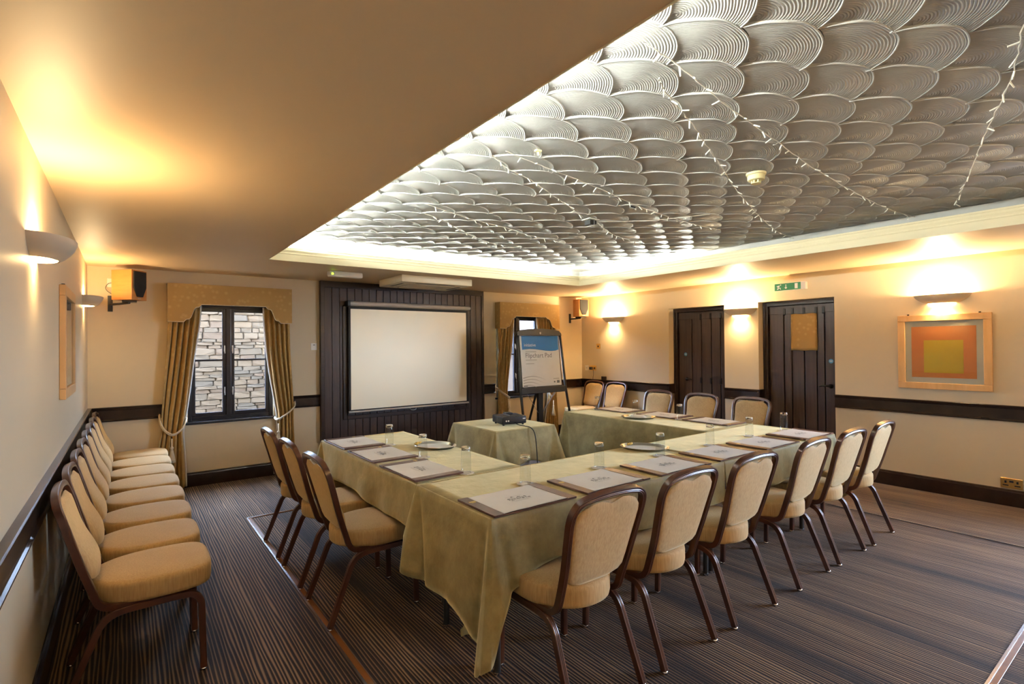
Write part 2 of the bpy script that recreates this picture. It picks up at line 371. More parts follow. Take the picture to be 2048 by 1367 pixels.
# plaster fans
RF = 0.238; DXF, DYF = 0.447, 0.1465
def fan_mesh(name, R, nr, na, tilt, ph):
    """one scallop, cut along the rims of the two fans of the next row that overlap it"""
    def tmax(r, lim):
        for d in range(104, 40, -1):
            a = math.radians(d); px, py = r * math.sin(a), -r * math.cos(a)
            if math.hypot(px - DXF / 2, py - DYF) >= lim and math.hypot(px, py - 2 * DYF) >= lim: return a
        return math.radians(40)
    rings = []
    for i in range(nr + 1):
        r = 0.004 + (R - 0.004) * i / nr
        z = -0.001 - tilt * (r / R) - (0.0016 if i % 2 else 0.0); tm_ = tmax(r, RF - 0.004); row = []
        for j in range(na + 1):
            a = (2 * j / na - 1) * tm_; k = 1.0 + 0.010 * math.sin(5.3 * a + ph) + 0.007 * math.cos(9.1 * a + ph)
            row.append((r * k * math.sin(a), -r * k * math.cos(a), z))
        rings.append(row)
    for dr, z in ((0.0005, -tilt - 0.0028), (0.0035, -tilt - 0.0042), (0.0065, -tilt - 0.0025), (0.0075, 0.0)):
        tm_ = tmax(R + dr, RF - 0.004); row = []
        for j in range(na + 1):
            a = (2 * j / na - 1) * tm_; k = 1.0 + 0.010 * math.sin(5.3 * a + ph) + 0.007 * math.cos(9.1 * a + ph)
            row.append(((R * k + dr) * math.sin(a), -(R * k + dr) * math.cos(a), z))
        rings.append(row)
    return MB().grid(rings).mesh(name, M['plaster'], smooth=False, fix=False)
fan = [fan_mesh('plaster_fan', RF, 48, 22, 0.0065, 1.0), fan_mesh('plaster_fan', RF * 0.99, 50, 20, 0.007, 3.0), fan_mesh('plaster_fan', RF, 46, 18, 0.0065, 5.2)]
cand = []
for k in range(-6, 36):
    for i in range(-1, 12):
        x = 2.173 - DXF * 3 + DXF * i + (DXF / 2 if k % 2 else 0); y = -5.479 - DYF * 6 + DYF * (k + 1)
        if UX0 + 0.02 < x < UX1 - 0.02 and UY0 + 0.1 < y < UY1 + 0.02: cand.append((x, y))
cand.sort(key=lambda p: (p[0] - 0.3) ** 2 + (p[1] + 6.6) ** 2)
cand = [p for p in cand if p[1] > -6.75]
rest = MB()
for n, (x, y) in enumerate(cand):
    me = fan[rnd.randrange(3)]; rz = rnd.uniform(-0.04, 0.04); s = rnd.uniform(0.99, 1.015)
    # fans against the coffer side are cut to it
    if UX0 + RF + 0.02 < x < UX1 - RF - 0.02 and y > UY0 + RF + 0.03 and n < 300:
        o = link('plaster_fan', me, up, (x, y, HC + rnd.uniform(-0.001, 0.001)), rz); o.scale = (s, s, 1)
    else:
        V = [(v.co.x * s, v.co.y * s, v.co.z) for v in me.vertices]
        c_, s_ = math.cos(rz), math.sin(rz)
        V = [(min(max(x + a * c_ - b_ * s_, UX0 + 0.001), UX1 - 0.001), min(max(y + a * s_ + b_ * c_, UY0 + 0.001), UY1 - 0.001), HC + z) for a, b_, z in V]
        rest.add(V, [tuple(p.vertices) for p in me.polygons])
if rest.v:
    o = rest.obj('plaster_fan_border', M['plaster'], up, fix=False); o['kind'] = 'stuff'

# ------------------------------------------------------------------ dado rail, skirting
rail_p = [(0, 0.772), (0.022, 0.772), (0.026, 0.778), (0.026, 0.786), (0.017, 0.792), (0.016, 0.885), (0.022, 0.890), (0.024, 0.900), (0.032, 0.906), (0.033, 0.914), (0.028, 0.918), (0, 0.918)]
skirt_p = [(0, 0.001), (0.018, 0.001), (0.018, 0.128), (0.012, 0.138), (0.012, 0.145), (0.006, 0.153), (0, 0.153)]
def along_y(b, p, x, sgn, y0, y1): return b.prism([(0, 0)], 'y', y0, y1) if False else b.rings([[(x + sgn * u, yy, z) for u, z in p] for yy in (y0, y1)])
def along_x(b, p, y, x0, x1): return b.rings([[(xx, y - u, z) for u, z in p] for xx in (x0, x1)])
PX0, PX1, PD = 2.258, 4.66, 0.055          # dark panelling on the far wall
CH = 0.034
b = MB(); along_y(b, rail_p, 0, 1, YB, 0); struct(b.obj('trim_9', M['darkrail']), 'dark wooden dado rail behind the long row of chairs', 'dado rail')
b = MB(); along_x(b, rail_p, 0, CH, WIN[0][0] - 0.03); along_x(b, rail_p, 0, WIN[0][1] + 0.03, PX0); struct(b.obj('trim_10', M['darkrail']), 'dark wooden dado rail either side of the window by the chair row', 'dado rail')
b = MB(); along_x(b, rail_p, 0, PX1, WIN[1][0] - 0.03); along_x(b, rail_p, 0, WIN[1][1] + 0.03, W - CH); struct(b.obj('trim_11', M['darkrail']), 'dark wooden dado rail beside the flipchart window', 'dado rail')
b = MB(); along_y(b, rail_p, W, -1, D1[1], 0); b.box(W - 0.02, W + RD - 0.05, D1[1] - 0.018, D1[1], 0.772, 0.918); struct(b.obj('trim_12', M['darkrail']), 'dark wooden dado rail between the far corner and the first door', 'dado rail')
b = MB(); along_y(b, rail_p, W, -1, D2[1], D1[0]); b.box(W - 0.02, W + RD - 0.05, D2[1] - 0.018, D2[1], 0.772, 0.918); struct(b.obj('trim_13', M['darkrail']), 'short dark wooden dado rail between the two doors', 'dado rail')
b = MB(); along_y(b, rail_p, W, -1, YB, D2[0]); struct(b.obj('trim_14', M['darkrail']), 'long dark wooden dado rail under the framed yellow print', 'dado rail')
b = MB(); along_y(b, skirt_p, 0, 1, YB, 0); struct(b.obj('baseboard_left', M['darkrail']), 'dark skirting board behind the long row of chairs', 'skirting')
b = MB(); along_x(b, skirt_p, 0, 0.02, PX0); along_x(b, skirt_p, 0, PX1, W - 0.02); struct(b.obj('baseboard_far', M['darkrail']), 'dark skirting board along the window wall', 'skirting')
b = MB(); along_y(b, skirt_p, W, -1, YB, D2[0]); along_y(b, skirt_p, W, -1, D2[1], D1[0]); along_y(b, skirt_p, W, -1, D1[1], 0); struct(b.obj('baseboard_right', M['darkrail']), 'dark skirting board along the doors wall', 'skirting')

# ------------------------------------------------------------------ dark board panelling behind the screen
pan = MB().box(PX0, PX1, -PD + 0.018, 0, 0.0, H - 0.001).obj('wall_panelling', M['dark']); struct(pan, 'dark stained vertical board panelling behind the projection screen', 'panelling')
MB().box(PX0 - 0.012, PX0 + 0.03, -PD - 0.012, 0, 0, H - 0.001).obj('edge_strip', M['dark'], pan)
MB().box(PX1 - 0.03, PX1 + 0.008, -PD - 0.008, 0, 0, H - 0.001).obj('edge_strip', M['dark'], pan)
MB().box(PX0 + 0.03, PX1 - 0.03, -PD - 0.008, -PD + 0.018, H - 0.075, H - 0.001).obj('top_strip', M['dark'], pan)
nb = 24; bw = (PX1 - PX0 - 0.06) / nb
b0 = MB().box(0.002, bw - 0.002, -PD, -PD + 0.02, 0.0, H - 0.075).obj('board', M['board'], pan, bevel=(0.003, 1))
for i in range(nb):
    o = b0 if i == 0 else link('board', b0.data, pan)
    o.location = (PX0 + 0.03 + i * bw, rnd.uniform(-0.002, 0.0015), 0)

# ------------------------------------------------------------------ windows on the far wall
def window(n, x0, x1, z0, z1, mull, lab, axis='far', glaze=True):
    root = bpy.data.objects.new('window_%d' % n, None); COL.objects.link(root); struct(root, lab, 'window')
    y0, y1 = 0.045, 0.105
    b = MB().box(x0, x0 + .045, y0, y1, z0, z1).box(x1 - .045, x1, y0, y1, z0, z1).box(x0 + .045, x1 - .045, y0, y1, z0, z0 + .05).box(x0 + .045, x1 - .045, y0, y1, z1 - .05, z1)
    b.box(mull - .025, mull + .025, y0 - .005, y1, z0 + .05, z1 - .05)
    b.obj('window_frame', M['wframe'], root, bevel=(0.004, 2))
    zb = z0 + (z1 - z0) * 0.515
    for (a, c) in ((x0 + .045, mull - .025), (mull + .025, x1 - .045)):
        f = .036; s = MB()
        s.box(a, a + f, y0 + .008, y1 - .012, z0 + .05, z1 - .05).box(c - f, c, y0 + .008, y1 - .012, z0 + .05, z1 - .05).box(a + f, c - f, y0 + .008, y1 - .012, z0 + .05, z0 + .05 + f).box(a + f, c - f, y0 + .008, y1 - .012, z1 - .05 - f, z1 - .05)
        s.box(a + f, c - f, y0 + .016, y1 - .02, zb - .011, zb + .011)
        sash = s.obj('sash', M['wframe'], root, bevel=(0.003, 1))
        for (p, q) in ((z0 + .05 + f, zb - .011), (zb + .011, z1 - .05 - f)):
            MB().box(a + f - .004, c - f + .004, .073, .077, p - .004, q + .004).obj('pane', M['pane'], sash)
        hx = c - .014 if c < mull else a + .014
        for hz in (z0 + 0.33, z0 + 0.80):
            MB().box(hx - .007, hx + .007, y0 - .004, y0 + .008, hz - .035, hz + .035).box(hx - .005, hx + .005, y0 - .022, y0 - .012, hz - .055, hz + .02).box(hx - .005, hx + .005, y0 - .016, y0, hz + .005, hz + .02).obj('handle', M['steel'], sash, bevel=(0.002, 1))
    MB().box(x0 - .02, x1 + .02, -.03, .05, z0 - .028, z0).obj('window_sill', M['sillw'], root, bevel=(0.006, 2), smooth=True)
    b = MB().box(x0, x0 + .004, 0.001, .1, z0, z1).box(x1 - .004, x1, 0.001, .1, z0, z1); b.obj('reveal', M['wall'], root)
    return root
w1 = window(1, *WIN[0], 1.247, 'dark framed casement window onto a pale stone wall')
w2 = window(2, *WIN[1], 5.382, 'dark framed casement window partly hidden behind the flipchart')
for i, l_ in ((0, 'nearer'), (1, 'farther')):
    w_ = window(3 + i, 0, RWIN[i][1] - RWIN[i][0], RWIN[i][2], RWIN[i][3], (RWIN[i][1] - RWIN[i][0]) / 2, 'dark framed casement window on the doors wall beside the viewer, %s to the framed print' % ('next' if i == 0 else 'second'))
    w_.location = (W, RWIN[i][1], 0); w_.rotation_euler = (0, 0, -PI / 2)

# ------------------------------------------------------------------ outside
struct(MB().box(-25, 32, -30, 30, -0.35, -0.25).obj('ground_outside', M['soil']), 'grey paved yard outside the windows', 'ground')
sw = MB().box(-0.6, 4.4, 2.27, 2.6, -0.25, 2.34).obj('wall_outside', M['stonem']); struct(sw, 'pale rubble stone wall seen through the window by the chair row', 'stone wall')
stones = []
for v in range(14):
    q = []; n_ = 9; bx = MB()
    ww, hh = 1.0, 1.0
    pts = [(-.5, -.5), (-.1, -.52 + .06 * rnd.random()), (.25, -.5), (.5, -.46 + .05 * rnd.random()), (.5, .1), (.47, .48), (.1, .5), (-.2, .46 + .06 * rnd.random()), (-.49, .5), (-.5, 0)]
    pts = [(a + rnd.uniform(-.03, .03), c + rnd.uniform(-.05, .05)) for a, c in pts]
    r0 = [(a, 0.06, c) for a, c in pts]; r1 = [(a, -0.02, c) for a, c in pts]; r2 = [(a * .88, -0.035 - rnd.random() * .012, c * .84) for a, c in pts]
    stones.append(MB().rings([r0, r1, r2]).mesh('stone', None, smooth=False))
z = 0.28; ns = 0
while z < 2.26:
    hh = rnd.choice([0.045, 0.05, 0.06, 0.07, 0.08, 0.10]); x = 0.72 - rnd.random() * 0.2
    while x < 2.42:
        ww = rnd.uniform(0.09, 0.30) if hh < 0.075 else rnd.uniform(0.14, 0.36)
        me = stones[rnd.randrange(14)]
        key = rnd.randrange(6)
        nm = me.name + '_%d' % key
        m2 = bpy.data.meshes.get('stone_v%d_%d' % (stones.index(me), key))
        if not m2:
            m2 = me.copy(); m2.name = 'stone_v%d_%d' % (stones.index(me), key); m2.materials.clear(); m2.materials.append(STONE[key])
        o = link('stone', m2, sw, (x + ww / 2, 2.262 + rnd.uniform(-.012, .012), z + hh / 2)); o.scale = (ww - 0.002, 1, hh + 0.001); o.rotation_euler = (0, rnd.uniform(-.03, .03), 0); ns += 1
        x += ww
    z += hh
# outbuilding seen through the flipchart window
ob = thing('outbuilding', 'small outbuilding with rows of pinkish roof tiles outside the flipchart window', 'building', (0, 0, 0))
MB().box(5.6, 9.5, 2.4, 5.0, -0.25, 1.62).obj('wall', M['render'], ob)
MB().box(5.5, 9.6, 2.17, 2.25, 1.50, 1.64).obj('fascia', M['fascia'], ob)
tme = None
for k in range(12):
    y = 2.16 + k * 0.115; z = 1.65 + k * 0.085
    if tme is None:
        tb = MB(); nseg = 120; top = []; bot = []
        for i in range(nseg + 1):
            x = 5.5 + 4.1 * i / nseg; zz = 0.018 * math.sin(i * PI / 3.0)
            top.append((x, 0, zz)); bot.append((x, 0.16, zz + 0.10))
        lo = [(a, c, d - 0.03) for a, c, d in top]
        tb.grid([lo, top, bot]); tme = tb.mesh('tile_course', M['roof'], smooth=True)
    link('tile_course', tme, ob, (0, y, z))

# ------------------------------------------------------------------ doors
def door(n, y0, y1, zt, planks, handle_y, disc, lab, pegs, groove_ends2=()):
    root = bpy.data.objects.new('door_%d' % n, None); COL.objects.link(root); struct(root, lab, 'door')
    X = W + RD
    b = MB().box(W + .125, W + .235, y1 - .055, y1, 0, zt).box(W + .125, W + .235, y0, y0 + .055, 0, zt).box(W + .125, W + .235, y0 + .055, y1 - .055, zt - .055, zt)
    b.box(W + .11, W + .235, y1 - .022, y1, 0, zt).box(W + .11, W + .235, y0, y0 + .022, 0, zt).box(W + .11, W + .235, y0 + .022, y1 - .022, zt - .022, zt)
    b.obj('door_frame', M['dark'], root, bevel=(0.006, 2))
    MB().box(X + .02, X + .05, y0 + .055, y1 - .055, 0.005, zt - .055).obj('door_leaf', M['dark'], root)
    MB().box(X - .002, X + .02, y0 + .055, y1 - .055, zt - .16, zt - .057).obj('top_rail', M['doorw'], root, bevel=(0.003, 1))
    for a, c in zip(planks[:-1], planks[1:]):
        MB().box(X, X + .021, c + .006, a - .006, 0.006, zt - .155).obj('plank', M['doorw'], root, bevel=(0.006, 2))
    for (py, pz) in list(pegs) + list(groove_ends2):  # added dark blocks standing in for the notched groove ends of the planks
        MB().prism([(X - .014, pz - .035), (X - .002, pz - .045), (X + .002, pz + .04), (X - .008, pz + .035)], 'y', py - .013, py + .013).obj('peg', M['handle'], root)
    hy = handle_y; hz = 0.995; sgn = 1 if hy < (y0 + y1) / 2 else -1
    hb = MB().lathe([(0.0, 0), (.026, 0), (.026, .006), (.010, .010), (.010, .04), (0, .04)], 18)
    hb.v = [(X - zz, hy + xx, hz + yy) for xx, yy, zz in hb.v]
    hb.tube(smooth_path([(X - .036, hy, hz), (X - .044, hy + sgn * .03, hz + .004), (X - .043, hy + sgn * .075, hz + .004), (X - .04, hy + sgn * .11, hz - .004)], 4), .011, 10)
    hb.obj('handle', M['handle'], root, smooth=True)
    db = MB().lathe([(0, 0), (.026, 0), (.026, .002), (0, .002)], 24); db.v = [(X - .001 - zz, disc[0] + xx, disc[1] + yy) for xx, yy, zz in db.v]
    d = db.obj('fire_door_sticker', M['blue'], root)
    MB().box(X - .0038, X - .003, disc[0] - .016, disc[0] + .016, disc[1] + .002, disc[1] + .007).box(X - .0038, X - .003, disc[0] - .014, disc[0] + .014, disc[1] - .007, disc[1] - .003).obj('print', M['signw'], d)
    return root
p2 = [-3.255, -3.44, -3.537, -3.685, -3.828, -3.916, -4.032]
door(2, D2[0], D2[1], D2[2], p2, -3.975, (-3.982, 1.29), 'dark plank door below the green exit sign', [(y, 1.90) for y in (-3.452, -3.55, -3.686, -3.823, -3.906)])
p1 = [-1.892, -2.117, -2.274, -2.432, -2.571, -2.675]
door(1, D1[0], D1[1], D1[2], p1, -2.03, (-2.011, 1.357), 'dark plank door nearest the far corner between two wall lights', [(y, 1.90) for y in (-2.265, -2.42, -2.575)], [(y, 0.985) for y in (-2.265, -2.42, -2.575)])
b = MB(); pts = []
for i in range(13):
    zz = 1.862 - i * (1.862 - 1.415) / 12
    pts.append([(W + RD - .012 - .006 * math.sin(j * .9 + i * .2) * (i / 12), -3.535 - (.300 + .004 * i / 12) * j / 10, zz + .003 * math.sin(j)) for j in range(11)])
b.grid(pts); cl = b.obj('door_cloth', M['curtain'], smooth=True)
so = cl.modifiers.new('thickness', 'SOLIDIFY'); so.thickness = 0.003
tag(cl, 'ochre fabric square hung over the window of the plank door', 'cloth')

# ------------------------------------------------------------------ pelmets, curtains, tiebacks
def pelmet(x0, x1, zt, zb, xa, xb, xc, xd, zc, lab):
    root = thing('pelmet', lab, 'pelmet', ((x0 + x1) / 2, 0, zb), group='window pelmets')
    ox, oz = (x0 + x1) / 2, zb
    def arc(xs, xe, n=16):
        out = []
        for i in range(n + 1):
            t = i / n; x = xs + (xe - xs) * t
            zz = zb + (zc - zb) * (3 * t * t - 2 * t ** 3) + 0.016 * math.sin(4 * PI * t) * (1 if xe > xs else 1)
            out.append((x, zz))
        return out
    low = [(x0, zb), (xa, zb)] + arc(xa, xb)[1:] + [(xc, zc)] + [(p[0], p[1]) for p in arc(xd, xc)[::-1]][1:] + [(x1, zb)]
    outl = low + [(x1, zt), (x0, zt)]
    P = [(a - ox, c - oz) for a, c in outl]
    b = MB().prism(P, 'y', -0.14, -0.125); b.obj('front_board', M['curtain'], root)
    MB().box(x0 - ox, x0 - ox + .014, -.125, -.001, 0, zt - zb).obj('side_board', M['curtain'], root)
    MB().box(x1 - ox - .014, x1 - ox, -.125, -.001, 0, zt - zb).obj('side_board', M['curtain'], root)
    MB().box(x0 - ox + .014, x1 - ox - .014, -.125, -.001, zt - zb - .015, zt - zb).obj('top_board', M['curtain'], root)
    MB().tube([(a - ox, -.142, c - oz) for a, c in low], .0045, 6, up=(0, -1, 0)).obj('piping', M['rope'], root, smooth=True)
    return root
pelmet(0.657, 1.890, 2.195, 1.788, 0.80, 0.965, 1.605, 1.765, 1.977, 'ochre fabric pelmet over the window by the chair row')
pelmet(4.918, 6.140, 2.180, 1.772, 5.03, 5.225, 5.84, 6.05, 1.968, 'ochre fabric pelmet over the flipchart window')

def curtain(lab, edges, nf, side, depth=0.035, yb=-0.072):
    """edges: list of (z, outer x, inner x); side = +1 when the inner edge is towards +x"""
    E = sorted(edges, key=lambda e: -e[0]); zs = np.linspace(E[0][0], E[-1][0], 46)
    ez = np.array([e[0] for e in E])[::-1]; eo = np.array([e[1] for e in E])[::-1]; ei = np.array([e[2] for e in E])[::-1]
    def sm(z, arr): return float(np.mean([np.interp(z + d, ez, arr) for d in (-.07, -.035, 0, .035, .07)]))
    rows = []; nu = nf * 10
    w0 = abs(E[0][2] - E[0][1])
    for z in zs:
        o, i = sm(z, eo), sm(z, ei); wd = abs(i - o); k = 1.0
        row = []
        for j in range(nu + 1):
            u = j / nu; x = o + (i - o) * (u + 0.012 * math.sin(7 * u + 2 * z))
            ph = 2 * PI * nf * u + 1.1 * math.sin(2.2 * z + 4 * u) + 1.3 * math.sin(3.7 * u)
            y = yb - depth * k * (0.55 * math.sin(ph) + 0.25 * math.sin(2.1 * ph + z)) * (0.75 + 0.25 * math.sin(1.7 * u + 1))
            row.append((x, max(min(y, -0.032), -0.116), float(z)))
        rows.append(row)
    o = MB().grid(rows).obj('curtain', M['curtain'], smooth=True); tag(o, lab, 'curtain', 'tied back window curtains')
    so = o.modifiers.new('thickness', 'SOLIDIFY'); so.thickness = 0.004
    # pale lining turned out along the leading edge
    L = MB().grid([[(r[-1][0] - side * 0.002, r[-1][1] - 0.006, r[-1][2]), (r[-1][0] + side * 0.012, r[-1][1] + 0.004, r[-1][2])] for r in rows])
    lo = L.obj('lining_edge', M['lining'], o, smooth=True); s2 = lo.modifiers.new('thickness', 'SOLIDIFY'); s2.thickness = 0.003
    return o
curtain('ochre curtain tied back beside the last wall chair', [(1.97, .675, .965), (1.8, .67, .955), (1.45, .648, .905), (1.1, .62, .862), (.80, .598, .822), (.64, .60, .79), (.50, .575, .80), (.25, .53, .815), (.02, .51, .82)], 5, 1, 0.048)
curtain('ochre curtain tied back next to the dark panelling', [(1.97, 1.875, 1.59), (1.8, 1.88, 1.595), (1.45, 1.885, 1.625), (1.1, 1.90, 1.675), (.84, 1.915, 1.72), (.68, 1.91, 1.745), (.5, 1.915, 1.735), (.25, 1.925, 1.72), (.02, 1.93, 1.71)], 5, -1, 0.048)
curtain('ochre curtain on the panelling side of the flipchart window', [(1.96, 4.935, 5.235), (1.8, 4.93, 5.22), (1.45, 4.915, 5.185), (1.1, 4.905, 5.13), (.85, 4.91, 5.09), (.68, 4.92, 5.09), (.5, 4.91, 5.11), (.25, 4.895, 5.14), (.02, 4.89, 5.15)], 5, 1, 0.048)
curtain('ochre curtain on the corner side of the flipchart window', [(1.96, 6.105, 5.68), (1.8, 6.10, 5.70), (1.45, 6.11, 5.78), (1.1, 6.105, 5.86), (.85, 6.10, 5.92), (.68, 6.10, 5.94), (.5, 6.11, 5.92), (.25, 6.13, 5.88), (.02, 6.14, 5.87)], 6, -1, 0.045)
def tieback(lab, pts, tas):
    root = thing('tieback', lab, 'tieback', pts[0], group='rope curtain tiebacks')
    o = Vector(pts[0]); L = [tuple(Vector(p) - o) for p in smooth_path(pts, 6)]
    b = MB().tube(L, .008, 7).tube([(a + .004, c - .010, d + .012) for a, c, d in L], .008, 7); b.obj('rope', M['rope'], root, smooth=True)
    T = Vector(tas) - o
    drop = [(0.0, .10), (.007, .10), (.007, .02), (.016, .01), (.018, 0), (.012, -.012), (.016, -.03), (.030, -.11), (.034, -.15), (.0, -.15)]
    MB().lathe(drop, 14, tuple(T)).obj('tassel', M['rope'], root, smooth=True)
    return root
tieback('cream rope tieback with tassel on the curtain beside the last wall chair', [(.585, -.02, .80), (.592, -.09, .72), (.63, -.125, .64), (.70, -.125, .592), (.775, -.12, .64), (.81, -.09, .70), (.825, -.04, .745)], (.69, -.135, .46))
tieback('cream rope tieback on the curtain next to the dark panelling', [(1.935, -.035, .845), (1.92, -.10, .80), (1.86, -.125, .745), (1.79, -.125, .695), (1.745, -.12, .665), (1.72, -.08, .66), (1.71, -.04, .68)], (1.735, -.135, .52))
tieback('cream rope tieback on the panelling side of the flipchart window', [(4.895, -.035, .855), (4.91, -.10, .82), (4.97, -.125, .77), (5.05, -.125, .72), (5.10, -.11, .69), (5.12, -.05, .70)], (5.09, -.135, .55))
tieback('cream rope tieback with white tassel behind the flipchart legs', [(6.12, -.035, .84), (6.09, -.10, .78), (6.03, -.125, .71), (5.97, -.125, .66), (5.93, -.10, .70), (5.915, -.05, .80)], (5.97, -.16, .50))

# ------------------------------------------------------------------ wall lights
def sconce(lab, x, y, z, rz, watt=LAMP_W, down=0.5):
    root = thing('wall_light', lab, 'wall light', (x, y, z), rz, group='crescent wall lights')
    # local: wall is the plane y=0, light bulges towards -y
    def outline(a, bb, zz, n=28): return [(-a * math.cos(PI * j / n), -bb * math.sin(PI * j / n) ** 0.9, zz) for j in range(n + 1)]
    lev = [(.228, .142, .035), (.222, .140, .022), (.205, .132, .002), (.180, .119, -.018), (.150, .102, -.036), (.118, .082, -.049)]
    b = MB(); b.rings([outline(a, c, zz) for a, c, zz in lev], cap=False, closed=False)
    b.rings([outline(a - .006, c - .006, zz + .001) for a, c, zz in lev], cap=False, closed=False)
    n = 29; o0 = outline(*lev[0]); i0 = outline(lev[0][0] - .006, lev[0][1] - .006, lev[0][2] + .001); b.rings([o0, i0], cap=False, closed=False)
    b.obj('shade', M['sconce'], root, smooth=True, angle=60, fix=False)
    g = outline(.112, .078, -.047); gb = MB().add(g + [(0, -.002, -.047)], [(i, i + 1, n) for i in range(n - 1)]); gb.obj('diffuser', M['glow'], root)
    MB().box(-.05, .05, -.02, -.002, -.03, .02).obj('back_plate', M['white'], root)
    MB().cyl((-.045, -.055, -.012), (.045, -.055, -.012), .008, 10).obj('bulb', M['glow'], root)
    ld = bpy.data.lights.new('lamp', 'POINT'); ld.energy = watt; ld.color = (1.0, 0.73, 0.39); ld.shadow_soft_size = 0.03
    lo = bpy.data.objects.new('lamp_light', ld); COL.objects.link(lo); lo.parent = root; lo.location = (0, -.06, .012)
    l2 = bpy.data.lights.new('lamp_down', 'SPOT'); l2.energy = watt * down; l2.color = (1.0, 0.73, 0.39); l2.spot_size = 2.5; l2.spot_blend = 0.8; l2.shadow_soft_size = 0.04
    lo2 = bpy.data.objects.new('lamp_light_down', l2); COL.objects.link(lo2); lo2.parent = root; lo2.location = (0, -.05, -.055)
    return root
sconce('plaster crescent wall light near the viewer above the row of chairs', 0, -3.72, 1.925, PI / 2, 9.0, 0.2)
sconce('plaster crescent wall light beside the wooden speaker over the chair row', 0, -0.56, 1.945, PI / 2)
sconce('plaster crescent wall light between the corner speaker and the first door', W, -0.76, 1.925, -PI / 2, 28.0)
sconce('plaster crescent wall light between the two plank doors', W, -2.965, 1.925, -PI / 2, 28.0)
sconce('plaster crescent wall light above the framed yellow print', W, -5.06, 1.935, -PI / 2, 29.0)
for x_, l_ in ((1.1, 'nearest the chair row'), (3.4, 'in the middle'), (5.7, 'nearest the doors wall')):  # unseen sconces added as warm fill from behind the viewer
    sconce('unseen crescent fill light added on the wall behind the viewer, ' + l_, x_, YB, 1.93, PI, 32.0)

# ------------------------------------------------------------------ cove lights
def cove(lab, p, q):
    root = thing('cove_light', lab, 'cove light', p, group='fluorescent tubes hidden in the coffer trough')
    d = Vector(q) - Vector(p)
    MB().cyl((0, 0, 0), tuple(d), .012, 10).obj('tube', M['tube'], root, smooth=True)
    t = d.normalized(); s = Vector((-t.y, t.x, 0)) * .02
    MB().add([tuple(s + Vector((0, 0, -.016))), tuple(-s + Vector((0, 0, -.016))), tuple(d - s + Vector((0, 0, -.016))), tuple(d + s + Vector((0, 0, -.016))),
              tuple(s + Vector((0, 0, -.05))), tuple(-s + Vector((0, 0, -.05))), tuple(d - s + Vector((0, 0, -.05))), tuple(d + s + Vector((0, 0, -.05)))],
             [(0, 1, 2, 3), (4, 5, 6, 7), (0, 1, 5, 4), (1, 2, 6, 5), (2, 3, 7, 6), (3, 0, 4, 7)]).obj('batten', M['white'], root)
    return root
zt = H + t + 0.052 if False else 2.478
cove('tube glowing behind the cornice above the screen on the chair row side', (1.45, CY1 + .115, zt), (3.55, CY1 + .115, zt))
cove('tube glowing behind the cornice above the flipchart', (3.72, CY1 + .115, zt), (5.15, CY1 + .115, zt))
cove('tube glowing behind the cornice on the doors side', (CX1 + .115, -1.75, zt), (CX1 + .115, -3.15, zt))
cove('tube behind the coffer edge over the far wall chairs', (CX0 - .115, -1.6, zt), (CX0 - .115, -3.6, zt))
cove('tube behind the coffer edge over the near wall chairs', (CX0 - .115, -3.8, zt), (CX0 - .115, -5.9, zt))

